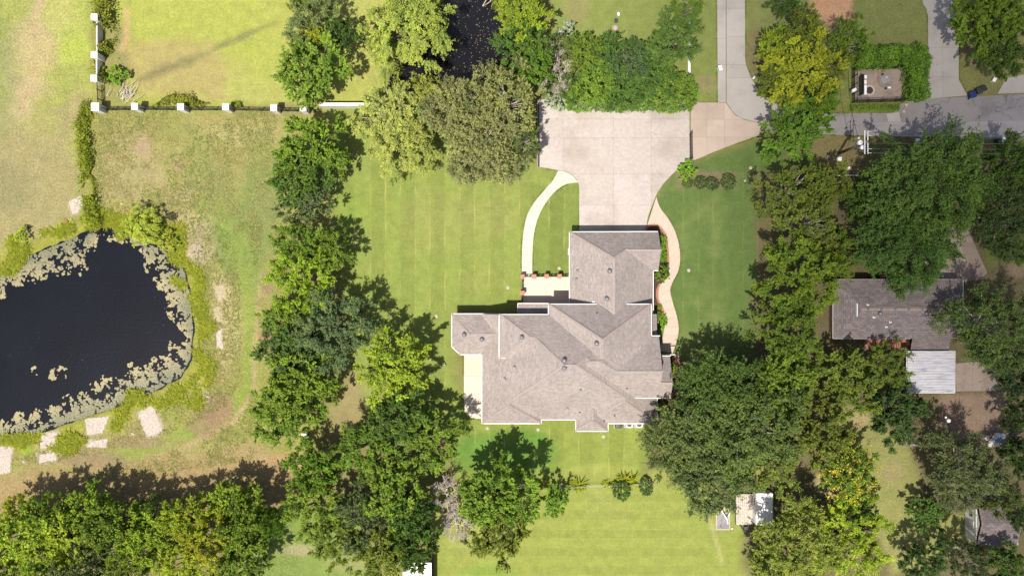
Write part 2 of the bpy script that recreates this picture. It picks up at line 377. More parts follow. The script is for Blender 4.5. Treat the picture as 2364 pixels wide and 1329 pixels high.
for gi, g in enumerate(GRAVEL): zone(g, (.37, .315, .29) if gi < 7 else (.36, .30, .235), .5 if gi < 7 else 1.4, .22 if gi < 7 else .45, .95 if gi < 7 else .6)
blob(450, 590, 22, (.30, .24, .21), .7, 30); blob(470, 920, 18, (.42, .34, .3), .7)
# house lawns
LAWN_W = [(760, 252), (1245, 252), (1245, 386), (1340, 400), (1340, 640), (1208, 700), (1046, 722), (1046, 860), (1110, 980), (1080, 1010), (830, 1010), (800, 800), (785, 600), (770, 400)]
zone(LAWN_W, (.152, .188, .045), 1.6, .4)
dW = sstep(sdist(X, Y, LAWN_W), 0, 1)
setc(dW * sstep(n_big, .42, .62) * .55, (.185, .185, .062)); blob(800, 480, 40, (.150, .205, .038), .6, 60); setc(dW * sstep(PX, 1030, 1100) * sstep(PY, 760, 900) * .6, (.135, .215, .035))
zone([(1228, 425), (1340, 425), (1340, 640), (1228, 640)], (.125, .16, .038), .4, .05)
zone([(790, 860), (840, 850), (850, 990), (770, 1010)], (.20, .165, .08), 2, .6, .9)
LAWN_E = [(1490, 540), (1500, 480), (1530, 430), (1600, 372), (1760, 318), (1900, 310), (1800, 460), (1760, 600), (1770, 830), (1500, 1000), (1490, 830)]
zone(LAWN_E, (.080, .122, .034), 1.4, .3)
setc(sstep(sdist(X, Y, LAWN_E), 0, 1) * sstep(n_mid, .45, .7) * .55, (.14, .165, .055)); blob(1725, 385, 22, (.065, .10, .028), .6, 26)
zone([(1560, 385), (1700, 400), (1700, 436), (1570, 434)], (.17, .125, .08), .6, .2, .8)
BACK = [(1050, 970), (1525, 970), (1525, 1118), (1050, 1118)]
zone(BACK, (.155, .188, .042), .8, .15)
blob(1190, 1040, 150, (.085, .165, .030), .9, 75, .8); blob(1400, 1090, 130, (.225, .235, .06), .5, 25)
zone([(1000, 1116), (1735, 1116), (1735, 1900), (1000, 1900)], (.178, .205, .047), .8, .15)
setc(sstep(sdist(X, Y, [(1000, 1116), (1735, 1116), (1735, 1900), (1000, 1900)]), 0, 1) * sstep(n_big, .45, .62) * .5, (.205, .212, .066))
zone([(1495, 1120), (1640, 1120), (1700, 1900), (1500, 1900)], (.175, .205, .048), 1.0, .15, .7); blob(1120, 1320, 90, (.15, .215, .04), .7, 40)
streak([(1632, 1180), (1655, 1250), (1668, 1300)], .16, (.28, .26, .12), .2, .1, .7)
zone([(560, 1180), (850, 1180), (850, 1900), (540, 1900)], (.135, .178, .045), 1.5, .3); blob(690, 1270, 60, (.24, .22, .12), .8, 18); streak([(770, 1300), (830, 1300)], .8, (.22, .21, .1), .8, .4, .6)
# north lawns beyond the hedge
zone([(1200, -900), (1658, -900), (1658, 238), (1300, 240)], (.15, .178, .05), .8, .2)
blob(1330, 25, 40, (.19, .165, .075), .6); blob(1630, 195, 30, (.2, .17, .09), .7)
zone([(1722, -900), (2130, -900), (2140, 240), (1960, 240), (1722, 200)], (.155, .172, .058), .6, .2)
blob(1745, 110, 24, (.15, .125, .065), .8, 70); zone([(1870, -60), (1985, -60), (1972, 40), (1925, 60), (1870, 44)], (.40, .235, .14), .8, .35); blob(1925, 58, 50, (.27, .175, .1), .6, 14)
zone([(2216, -900), (2700, -900), (2700, 215), (2216, 215)], (.16, .16, .058), .6, .2); blob(2240, 110, 26, (.16, .12, .065), .7, 60)
zone([(1950, 236), (2085, 236), (2075, 264), (1950, 264)], (.135, .165, .035), .4, .1)
# verge by the pole, yard of the second house, far south-east
zone([(1870, 318), (2700, 325), (2700, 420), (1870, 420)], (.165, .135, .062), 1.2, .4); blob(2060, 345, 90, (.105, .125, .04), .8, 20)
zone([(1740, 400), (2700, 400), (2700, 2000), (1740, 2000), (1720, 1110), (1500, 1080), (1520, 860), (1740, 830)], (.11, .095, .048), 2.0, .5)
zone([(1900, 950), (1975, 940), (2040, 980), (2090, 1030), (2120, 1100), (2130, 1180), (2240, 1190), (2245, 1270), (2060, 1330), (2010, 1200), (1930, 1160), (1880, 1120), (1960, 1060)], (.185, .188, .066), 1.2, .4)
blob(1985, 960, 26, (.26, .205, .11), .9, 36); blob(2060, 1085, 36, (.22, .19, .09), .7, 40); blob(1910, 1120, 30, (.27, .215, .12), .9, 30)
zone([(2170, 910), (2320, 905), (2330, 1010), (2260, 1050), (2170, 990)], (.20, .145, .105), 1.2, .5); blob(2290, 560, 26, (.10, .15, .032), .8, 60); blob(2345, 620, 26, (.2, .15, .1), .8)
zone([(1505, 1085), (1760, 1085), (1700, 1130), (1505, 1120)], (.2, .21, .055), 1, .3, .7)
# planting beds by the house (mulch)
BEDS = [[(1490, 525), (1518, 522), (1540, 550), (1543, 610), (1532, 650), (1519, 668), (1521, 700), (1534, 735), (1530, 762), (1506, 770), (1505, 535)], [(1520, 818), (1560, 818), (1572, 850), (1560, 890), (1548, 925), (1528, 975), (1505, 975), (1520, 900)]]
for bd in BEDS: zone(bd, (.062, .042, .030), .3, .03)

Z = (n_sm - .5) * .05 + (n_big - .5) * .04 - .012
flat = np.ones(X.shape)
for pg in ([(1040, 225), (1800, 225), (1800, 1000), (1040, 1000)], [(1640, -200), (2600, -200), (2600, 360), (1640, 360)], [(1900, 500), (2330, 500), (2330, 920), (1900, 920)]):
    flat *= 1 - sstep(sdist(X, Y, pg), -1.5, 0)
Z = Z * (flat) - .004 * (1 - flat)
for pond in (POND_W, POND_N):
    d = sdist(X, Y, pond) + (n_sm - .5) * 1.1
    Z = np.where(d > 0, np.maximum(-.3 - d * .35, -1.4), Z + np.where(d > -2.5, -.3 * (1 + d / 2.5), 0))
inframe = (np.abs(X) < 63.9) & (np.abs(Y) < 37.4)
nvx, nvy = len(gx), len(gy)
verts = np.stack([X, Y, Z], -1).reshape(-1, 3)
ii = (np.arange(nvy - 1)[:, None] * nvx + np.arange(nvx - 1)[None, :]).ravel()
quads = np.stack([ii, ii + 1, ii + nvx + 1, ii + nvx], -1)

def mat_ground():
    m, nt, N, L, b = newmat('ground_cover')
    at = N.new('ShaderNodeAttribute'); at.attribute_name = 'soil_colour'
    mk = N.new('ShaderNodeAttribute'); mk.attribute_name = 'mow'
    tc = N.new('ShaderNodeTexCoord'); sp = N.new('ShaderNodeSeparateXYZ'); L.new(tc.outputs['Object'], sp.inputs[0])
    ms = N.new('ShaderNodeSeparateColor'); L.new(mk.outputs['Color'], ms.inputs[0])
    def noise(sc, det=4, r=.6):
        n = N.new('ShaderNodeTexNoise'); n.inputs['Scale'].default_value = sc; n.inputs['Detail'].default_value = det; n.inputs['Roughness'].default_value = r
        L.new(tc.outputs['Object'], n.inputs['Vector']); return n.outputs[0]
    def rng(src, a, b_, c, d):
        r = N.new('ShaderNodeMapRange'); L.new(src, r.inputs[0])
        for i, v in enumerate((a, b_, c, d)): r.inputs[i + 1].default_value = v
        return r.outputs[0]
    def math_(op, a, b_):
        n = N.new('ShaderNodeMath'); n.operation = op
        for i, v in enumerate((a, b_)):
            if isinstance(v, (int, float)): n.inputs[i].default_value = v
            else: L.new(v, n.inputs[i])
        return n.outputs[0]
    def mul(colr, fac):
        mx = N.new('ShaderNodeMix'); mx.data_type = 'RGBA'; mx.blend_type = 'MULTIPLY'; mx.inputs[0].default_value = 1
        L.new(colr, mx.inputs[6]); L.new(fac, mx.inputs[7]); return mx.outputs[2]
    fine = noise(4.5, 6, .72); mid = noise(.9, 5, .65)
    amp = math_('MULTIPLY', rng(ms.outputs[2], 0, 1, .24, .6), 1)      # rough pasture is more uneven than mown lawn
    f1 = math_('ADD', 1, math_('MULTIPLY', math_('MULTIPLY', math_('SUBTRACT', fine, .5), 3.2), amp))
    f2 = rng(mid, .3, .7, .86, 1.14)
    c = mul(mul(at.outputs['Color'], f1), f2)
    # straw showing through
    straw = N.new('ShaderNodeMix'); straw.data_type = 'RGBA'; L.new(c, straw.inputs[6]); straw.inputs[7].default_value = (.30, .25, .115, 1)
    L.new(math_('MULTIPLY', rng(noise(2.0, 6, .7), .56, .74, 0, .42), math_('ADD', .25, math_('MULTIPLY', ms.outputs[2], .55))), straw.inputs[0]); c = straw.outputs[2]
    # mower tracks: thin pale lines and alternating passes
    def stripes(axis_out, mask, period, c):
        w = math_('ADD', axis_out, math_('MULTIPLY', math_('SUBTRACT', noise(.35, 2), .5), .35))
        ph = math_('FRACT', math_('DIVIDE', w, period), 0)
        line = rng(math_('ABSOLUTE', math_('SUBTRACT', ph, .5), 0), .0, .07, 1, 0)
        line = math_('MULTIPLY', math_('MULTIPLY', line, mask), rng(noise(.3, 4, .7), .46, .64, 0, .6))
        mx = N.new('ShaderNodeMix'); mx.data_type = 'RGBA'; L.new(line, mx.inputs[0]); L.new(c, mx.inputs[6]); mx.inputs[7].default_value = (.34, .30, .10, 1)
        p2 = math_('FRACT', math_('DIVIDE', w, period * 2), 0)
        alt = rng(math_('ABSOLUTE', math_('SUBTRACT', p2, .5), 0), .2, .3, -.055, .055)
        return mul(mx.outputs[2], math_('ADD', 1, math_('MULTIPLY', alt, mask)))
    c = stripes(sp.outputs[0], ms.outputs[0], 1.72, c)
    c = stripes(sp.outputs[1], ms.outputs[1], 1.05, c)
    L.new(c, b.inputs['Base Color']); b.inputs['Roughness'].default_value = .95; b.inputs['Specular IOR Level'].default_value = .1
    bp = N.new('ShaderNodeBump'); bp.inputs['Distance'].default_value = .12; L.new(rng(ms.outputs[2], 0, 1, .25, .9), bp.inputs['Strength'])
    L.new(noise(6.5, 5, .7), bp.inputs['Height']); L.new(bp.outputs[0], b.inputs['Normal'])
    return m
M['ground'] = mat_ground()
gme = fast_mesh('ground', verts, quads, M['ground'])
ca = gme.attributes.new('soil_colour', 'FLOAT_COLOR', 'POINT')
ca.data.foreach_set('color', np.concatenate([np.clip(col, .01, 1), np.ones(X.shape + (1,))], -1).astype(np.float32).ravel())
mow = np.zeros(X.shape + (4,)); 
mow[..., 0] = np.maximum.reduce([sstep(sdist(X, Y, LAWN_W), 0, 2) * 1.0, sstep(sdist(X, Y, BACK), 0, 1) * .9, sstep(sdist(X, Y, LAWN_E), 0, 2) * .35])
mow[..., 1] = np.maximum(sstep(sdist(X, Y, [(1000, 1116), (1735, 1116), (1735, 1900), (1000, 1900)]), 0, 1) * .6, .10 * mow[..., 0])
mow[..., 2] = np.maximum(sstep(sdist(X, Y, [(205, 256), (760, 256), (740, 500), (680, 1110), (700, 1400), (-900, 1400), (-900, -900), (215, -900)]), -1, 1), .35 * sstep(PY, 250, 230) * (PX < 900))
mow[..., 2] = np.maximum(mow[..., 2], .5 * (PX > 1800)); mow[..., 3] = 1
ma = gme.attributes.new('mow', 'FLOAT_COLOR', 'POINT'); ma.data.foreach_set('color', mow.astype(np.float32).ravel())
gme.polygons.foreach_set('use_smooth', np.ones(len(gme.polygons), bool))
ground = tag(link('ground', gme), 'grass, pasture and bare soil covering the whole plot', 'ground', kind='structure')
def gz(x, y):
    i = int(np.clip(np.searchsorted(gx, x), 0, nvx - 1)); j = int(np.clip(np.searchsorted(gy, y), 0, nvy - 1)); return float(Z[j, i])

# ------------------------------------------------------------------ water
def mat_water(name, deep, bumps):
    m, nt, N, L, b = newmat(name)
    tc = N.new('ShaderNodeTexCoord'); nz = N.new('ShaderNodeTexNoise'); nz.inputs['Scale'].default_value = .12; nz.inputs['Detail'].default_value = 4
    L.new(tc.outputs['Object'], nz.inputs['Vector']); cr = N.new('ShaderNodeValToRGB'); e = cr.color_ramp.elements
    e[0].position = .35; e[0].color = (*[c * .8 for c in deep], 1); e[1].position = .7; e[1].color = (*[c * 1.35 for c in deep], 1)
    L.new(nz.outputs[0], cr.inputs[0]); L.new(cr.outputs[0], b.inputs['Base Color'])
    b.inputs['Roughness'].default_value = .12; b.inputs['IOR'].default_value = 1.33
    n2 = N.new('ShaderNodeTexNoise'); n2.inputs['Scale'].default_value = 3.5; n2.inputs['Detail'].default_value = 3; L.new(tc.outputs['Object'], n2.inputs['Vector'])
    bp = N.new('ShaderNodeBump'); bp.inputs['Strength'].default_value = bumps; bp.inputs['Distance'].default_value = .05
    L.new(n2.outputs[0], bp.inputs['Height']); L.new(bp.outputs[0], b.inputs['Normal'])
    return m
WATER_Z = -.3
for nm, pond, mt, lab in (('pond_water', POND_W, mat_water('dark_pond_water', (.0032, .0045, .0078), .25), 'dark navy pond water with lily pads along its shore'),
                          ('pond_water', POND_N, mat_water('black_pond_water', (.0065, .0065, .0085), .15), 'black water of the small pond between the willow and the hedge')):
    xs = [P(*p).x for p in pond]; ys = [P(*p).y for p in pond]; mb = MB()
    mb.face_set([(min(xs) - .5, min(ys) - .5, WATER_Z), (max(xs) + .5, min(ys) - .5, WATER_Z), (max(xs) + .5, max(ys) + .5, WATER_Z), (min(xs) - .5, max(ys) + .5, WATER_Z)], [(0, 1, 2, 3)])
    tag(mb.build(nm, mt), lab, 'pond', kind='structure')

# lily pads (beyond counting): small floating leaves of their own, denser near the bank
def mat_pad():
    m, nt, N, L, b = newmat('lily_pad')
    at = N.new('ShaderNodeAttribute'); at.attribute_name = 'tint'; cr = N.new('ShaderNodeValToRGB'); e = cr.color_ramp.elements
    e[0].position = 0; e[0].color = (.07, .08, .042, 1); e[1].position = 1; e[1].color = (.25, .212, .10, 1); x = e.new(.5); x.color = (.15, .138, .066, 1)
    L.new(at.outputs['Fac'], cr.inputs[0]); L.new(cr.outputs[0], b.inputs['Base Color']); b.inputs['Roughness'].default_value = .6
    return m
M['pad'] = mat_pad()
def scatter_pads():
    n = 330000; r = np.random.default_rng(4)
    px = r.uniform(-60, 450, n); py = r.uniform(520, 1015, n); x = (px - CX) * K; y = (CY - py) * K
    d = sdist(x, y, POND_W)
    # width of the pad belt along the shore
    w = np.interp(px, [-60, 0, 110, 200, 225, 250, 300, 345, 450], [3.4, 3.4, 3.8, 4.6, .6, 1.3, 1.0, 1.5, 2.6]) * (py < 660)
    w = np.where((py >= 560) & (px > 330), np.interp(py, [560, 600, 640, 740, 780, 860, 900], [2.4, 3.4, 3.2, 2.4, .5, 1.9, 3.2]), w)
    w = np.where((py > 800) & (px <= 460), np.interp(px, [-60, 0, 90, 180, 280, 350, 400, 440], [1.9, 1.9, 2.6, 3.2, 3.3, 3.4, 2.6, 1.6]), w)
    w = np.where((px < 10) & (py < 800), np.interp(py, [600, 640, 670, 690, 710], [4, 3, 5, 3.4, .5]), w)
    nn = fbm(x, y, 1.5, 60, 3); n2 = .52 * fbm(x, y, .9, 71, 3) + .48 * fbm(x, y, .26, 75, 2)
    ww = w * (.55 + .9 * nn)
    keep = (d > .05) & (d < ww) & (r.random(n) < .62) & (n2 > .425 + .10 * np.clip(d / (w + .01), 0, 1) + .05 * (nn < .45))
    for (bx, by, rx, ry) in ((130, 862, 22, 14), (78, 856, 8, 8), (362, 830, 12, 7), (396, 810, 7, 22), (423, 805, 6, 14)):
        q = np.hypot((px - bx) / rx, (py - by) / ry); keep |= (q < 1.25) & (n2 > .50 + .06 * q) & (d > .05)
    stray = (d > .3) & (r.random(n) < .00018); keep |= stray
    x, y, d, w, nn = (a[keep] for a in (x, y, d, w, nn)); st = stray[keep]; m = len(x); k = 6
    rad = r.uniform(.03, .095, m) * np.where(st, .4, 1); ang = r.uniform(0, 6.28, m); z = WATER_Z + .012 + r.uniform(0, .02, m)
    a = ang[:, None] + np.arange(k)[None] * (2 * math.pi - .5) / (k - 1); rr = rad[:, None] * r.uniform(.75, 1.2, (m, k))
    V = np.stack([x[:, None] + rr * np.cos(a), y[:, None] + rr * np.sin(a), z[:, None] + r.uniform(-.004, .012, (m, k))], -1).reshape(-1, 3)
    base = (np.arange(m) * k)[:, None]; F = np.concatenate([base + np.array([[0, 1, 2, 3]]), base + np.array([[0, 3, 4, 5]])], 0)
    outer = np.clip(d / (w + .01), 0, 1); tint = np.clip(.18 + .75 * outer + .5 * (nn - .5) + r.normal(0, .2, m), 0, 1)
    return fast_mesh('lily_pads', V, F, M['pad'], np.repeat(tint, k))
tag(link('lily_pads', scatter_pads()), 'mats of olive and tan lily pads floating round the dark pond', 'lily pads', kind='stuff')
def scatter_flecks():
    r = np.random.default_rng(8); n = 900; px = r.uniform(900, 1190, n); py = r.uniform(-20, 225, n); x = (px - CX) * K; y = (CY - py) * K
    d = sdist(x, y, POND_N); kp = (d > .4) & (fbm(x, y, 3, 5) > .42); x, y = x[kp], y[kp]; m = len(x); rad = r.uniform(.025, .07, m); a0 = r.uniform(0, 6.28, m)
    V = np.stack([x[:, None] + rad[:, None] * np.cos(a0[:, None] + np.array([0, 1.5, 3.1, 4.6])), y[:, None] + .7 * rad[:, None] * np.sin(a0[:, None] + np.array([0, 1.5, 3.1, 4.6])), np.full((m, 4), WATER_Z + .012)], -1).reshape(-1, 3)
    return fast_mesh('fallen_leaves', V, np.arange(m * 4).reshape(-1, 4), M['pad'], np.repeat(r.uniform(.5, 1, m), 4))
tag(link('fallen_leaves', scatter_flecks()), 'small tan leaves drifting on the black pond water', 'leaves', kind='stuff')

# ------------------------------------------------------------------ paved surfaces, slab by slab
def paved(name, label, poly, mat, xj=(), yj=(), top=.06, gap=.008, cat='driveway', piece='slab', slant=()):
    pts = ccw([P(a, b_)[:2] for a, b_ in poly])
    root = MB().prism(pts, -.06, top - .035).build(name, M['joint']); tag(root, label, cat, kind='structure')
    bm = bmesh.new(); bm.faces.new([bm.verts.new((p[0], p[1], 0)) for p in pts])
    cuts = [((P(v, 0).x, 0, 0), (1, 0, 0)) for v in xj] + [((0, P(0, v).y, 0), (0, 1, 0)) for v in yj]
    for (ax, ay, bx, by) in slant:
        a = P(ax, ay); e = P(bx, by) - a; cuts.append((tuple(a), (-e.y, e.x, 0)))
    for co, no in cuts:
        bmesh.ops.bisect_plane(bm, geom=bm.verts[:] + bm.edges[:] + bm.faces[:], plane_co=co, plane_no=no, dist=1e-5)
    fs = bm.faces[:]
    if len(fs) > 1: bmesh.ops.inset_individual(bm, faces=fs, thickness=gap, use_even_offset=True)
    for f in fs:
        if f.calc_area() < .02: continue
        q = ccw([(v.co.x, v.co.y) for v in f.verts]); dz = random.uniform(-.003, .003)
        mb = MB().prism(q, -.02, top + dz); me = mb.mesh(piece, mat); o = link(piece, me, root)
        if name != piece and mat in SLAB_VARIANTS: me.materials[0] = random.choice(SLAB_VARIANTS[mat])
    bm.free(); return root
def variants(mat, facs):
    out = []
    for i, f in enumerate(facs):
        m = mat.copy(); m.name = mat.name + '_pour'
        for n in m.node_tree.nodes:
            if n.type == 'MIX' and n.blend_type == 'MULTIPLY':
                c = n.inputs[6].default_value; n.inputs[6].default_value = (c[0] * f, c[1] * f, c[2] * f * (1 + (i - 1) * .02), 1)
        out.append(m)
    return out
SLAB_VARIANTS = {}
for kx, fa in (('conc', (.96, 1, 1.035)), ('pinkconc', (.94, 1, 1.05)), ('pathconc', (.95, 1, 1.04)), ('palepath', (.97, 1, 1.02)), ('lightconc', (.95, 1, 1.05)), ('oldconc', (.9, 1, 1.1))):
    SLAB_VARIANTS[M[kx]] = variants(M[kx], fa)
def smooth_poly(pts, n=4):
    """Catmull-Rom through pixel points"""
    out = []
    for i in range(len(pts) - 1):
        p0 = pts[max(i - 1, 0)]; p1 = pts[i]; p2 = pts[i + 1]; p3 = pts[min(i + 2, len(pts) - 1)]
        for t in np.arange(0, 1, 1 / n):
            out.append(tuple(.5 * (2 * p1[j] + (p2[j] - p0[j]) * t + (2 * p0[j] - 5 * p1[j] + 4 * p2[j] - p3[j]) * t * t + (3 * p1[j] - p0[j] - 3 * p2[j] + p3[j]) * t ** 3) for j in (0, 1)))
    out.append(tuple(pts[-1])); return out

DRIVE = [(1240, 230), (1592, 230), (1592, 368)] + smooth_poly([(1588, 371), (1560, 395), (1537, 418), (1522, 438), (1514, 452)], 3) + smooth_poly([(1514, 452), (1504, 478), (1495, 505), (1491, 530)], 3) + [(1491, 545), (1337, 545), (1337, 440)] + smooth_poly([(1337, 432), (1333, 418), (1321, 404), (1304, 396), (1288, 393)], 3) + [(1242, 385)]
paved('driveway', 'broad pale grey concrete motor court north of the big house', DRIVE, M['conc'], xj=(1300, 1416, 1504), yj=(275, 318, 402, 474))
APRON = [(1594, 237), (1656, 237), (1676, 238), (1684, 250), (1697, 266), (1720, 277), (1752, 284), (1758, 300), (1751, 313), (1700, 331), (1650, 350), (1604, 370), (1594, 368)]
paved('driveway_apron', 'pinkish tan concrete apron east of the iron gates', APRON, M['pinkconc'], xj=(1632, 1672), yj=(276, 317))
paved('driveway', 'long narrow concrete drive running up between two lawns, older grey strip', [(1654, -140), (1675.5, -140), (1675.5, 237), (1657, 237)], M['lightconc'], yj=(-60, 22, 90, 150, 207))
paved('driveway', 'long concrete drive running north beside the grey strip, flaring to the road', [(1676.5, -140), (1719, -140), (1720, 138)] + smooth_poly([(1722, 150), (1735, 182), (1752, 208), (1780, 232), (1830, 262)], 3) + [(1830, 292), (1758, 284)] + smooth_poly([(1752, 283), (1720, 276), (1698, 265), (1685, 249), (1677, 236)], 3), M['lightconc'], xj=(), yj=(-60, 22, 85, 150, 180))
paved('driveway', 'grey concrete drive with flared mouth left of the blue bin', [(2121, -140), (2130, 10), (2138, 20), (2142, 40), (2142, 150), (2139, 200), (2111, 224), (2130, 231), (2150, 228), (2233, 221), (2213, 184), (2213, -140)], M['lightconc'], xj=(2176,), yj=(-60, 45, 111, 178))
paved('driveway', 'corner of a concrete drive cut off by the right edge', [(2302, 217), (2322, 181), (2364, 172), (2480, 160), (2480, 212)], M['lightconc'], xj=(2400,))
paved('driveway', 'short concrete drive mouth on the south side of the road', [(2117, 322), (2228, 323), (2212, 350), (2205, 380), (2140, 380), (2140, 345)], M['oldconc'], xj=(2175,))
paved('garden_path', 'flared top of the curved path where it meets the motor court', [(1288, 394.6)] + smooth_poly([(1289, 394), (1304, 396.8), (1320.5, 404.8), (1332.5, 418.6), (1335.4, 421.5)], 3), M['palepath'], cat='path')
paved('road', 'worn grey asphalt lane with cracks and patches', [(1740, 258), (1925, 262), (2062, 261), (2081, 236), (2110, 229), (2364, 218), (2600, 210), (2600, 326), (2364, 321), (2230, 321), (1920, 311), (1740, 300)], M['asphalt'], cat='road', top=.03, piece='asphalt')
paved('road_patch', 'paler resurfaced strip along the south side of the lane', [(2016, 284), (2070, 280), (2090, 284), (2364, 279), (2600, 275), (2600, 322), (2364, 317), (2235, 318), (2017, 311)], M['asphalt2'], cat='road', top=.036, piece='asphalt')
paved('road_patch', 'small square concrete patch set in the lane', [(2046, 262), (2075, 260), (2080, 281), (2050, 281)], M['lightconc'], cat='road', top=.037, piece='asphalt')
paved('patio', 'pale concrete courtyard patio behind the brick pier fence', [(1207, 639), (1320, 639), (1320, 712), (1207, 712)], M['palepath'], xj=(1262,), cat='patio')
paved('patio', 'long pale rounded patio strip west of the big house', [(1071, 812), (1118, 812), (1118, 966), (1100, 966)] + smooth_poly([(1096, 965), (1083, 961), (1074, 951), (1071, 936)], 4), M['palepath'], yj=(868, 920), cat='patio')
paved('driveway', 'stained tan concrete drive beside the grey roofed second house', [(2190, 500), (2214, 515), (2229, 518), (2279, 630), (2262, 645), (2150, 660), (2120, 560)], M['oldconc'], slant=((2205, 520, 2240, 640), (2190, 560, 2255, 560)))
paved('patio', 'stained concrete slab beside the metal carport roof', [(2190, 840), (2290, 830), (2315, 890), (2313, 901), (2190, 903)], M['oldconc'], xj=(2244,), cat='patio')
paved('utility_pad', 'brown concrete floor of the fenced pump enclosure', [(1972, 160), (2090, 160), (2084, 232), (1972, 236)], M['oldconc'], xj=(), cat='slab', piece='floor_slab')

def path(name, label, left, right, mat, n, top=.06):
    l = smooth_poly(left, 6); r = smooth_poly(right, 6)
    def resample(pl, n):
        q = np.array([P(*p)[:2] for p in pl]); s = np.concatenate([[0], np.cumsum(np.hypot(*np.diff(q, axis=0).T))])
        t = np.linspace(0, s[-1], n); return np.stack([np.interp(t, s, q[:, 0]), np.interp(t, s, q[:, 1])], -1)
    sub = 3; A = resample(l, n * sub + 1); B = resample(r, n * sub + 1)
    root = MB().prism(ccw([tuple(p) for p in A] + [tuple(p) for p in B[::-1]]), -.06, top - .035).build(name, M['joint']); tag(root, label, 'path', kind='structure')
    for i in range(n):
        a = A[i * sub:(i + 1) * sub + 1].copy(); b_ = B[i * sub:(i + 1) * sub + 1].copy()
        for arr in (a, b_):
            e = arr[-1] - arr[0]; e = e / (np.hypot(*e) + 1e-9); arr[0] += e * .008; arr[-1] -= e * .008
        o = link('slab', MB().prism(ccw([tuple(p) for p in a] + [tuple(p) for p in b_[::-1]]), -.02, top + random.uniform(-.003, .003)).mesh('slab', random.choice(SLAB_VARIANTS[mat])), root)
    return root
path('garden_path', 'pale curved concrete path from motor court to courtyard', [(1288, 395), (1276, 417), (1256, 440), (1233, 468), (1216, 500), (1208, 540), (1205, 585), (1205, 638)], [(1335, 421), (1308, 425), (1284, 440), (1260, 468), (1242, 503), (1232, 545), (1229, 590), (1229, 638)], M['palepath'], 16)
path('garden_path', 'tan concrete path winding along the east side of the big house', [(1492, 526), (1518, 521), (1538, 545), (1543, 575), (1545, 610), (1540, 640), (1523, 660), (1520, 686), (1528, 708), (1536, 735), (1533, 760), (1524, 810)], [(1515, 455), (1524, 480), (1546, 510), (1563, 547), (1570, 590), (1566, 624), (1553, 650), (1547, 671), (1553, 697), (1564, 736), (1566, 770), (1553, 815)], M['pathconc'], 18)

# ------------------------------------------------------------------ roofs: convex hipped blocks that run into one another
def clip_poly(poly, n, d):
    """keep n.p <= d ; returns (polygon, cut points)"""
    out = []; cut = []
    for i in range(len(poly)):
        a = poly[i]; b_ = poly[(i + 1) % len(poly)]; da = n.dot(a) - d; db = n.dot(b_) - d
        if da <= 1e-7: out.append(a)
        if (da < -1e-7 and db > 1e-7) or (da > 1e-7 and db < -1e-7):
            p = a + (b_ - a) * (da / (da - db)); out.append(p); cut.append(p)
        elif abs(da) <= 1e-7: cut.append(a)
    return out, cut
def clip_solid(faces, n, d, tagname):
    res = []; cuts = []
    for poly, t in faces:
        p, c = clip_poly(poly, n, d); cuts += c
        if len(p) >= 3: res.append((p, t))
    uniq = []
    for c in cuts:
        if all((c - u).length > 1e-5 for u in uniq): uniq.append(c)
    if len(uniq) >= 3:
        ctr = sum(uniq, Vector()) / len(uniq); u = (uniq[0] - ctr).normalized(); w = n.normalized().cross(u)
        uniq.sort(key=lambda q: math.atan2((q - ctr).dot(w), (q - ctr).dot(u))); res.append((uniq, tagname))
    return res
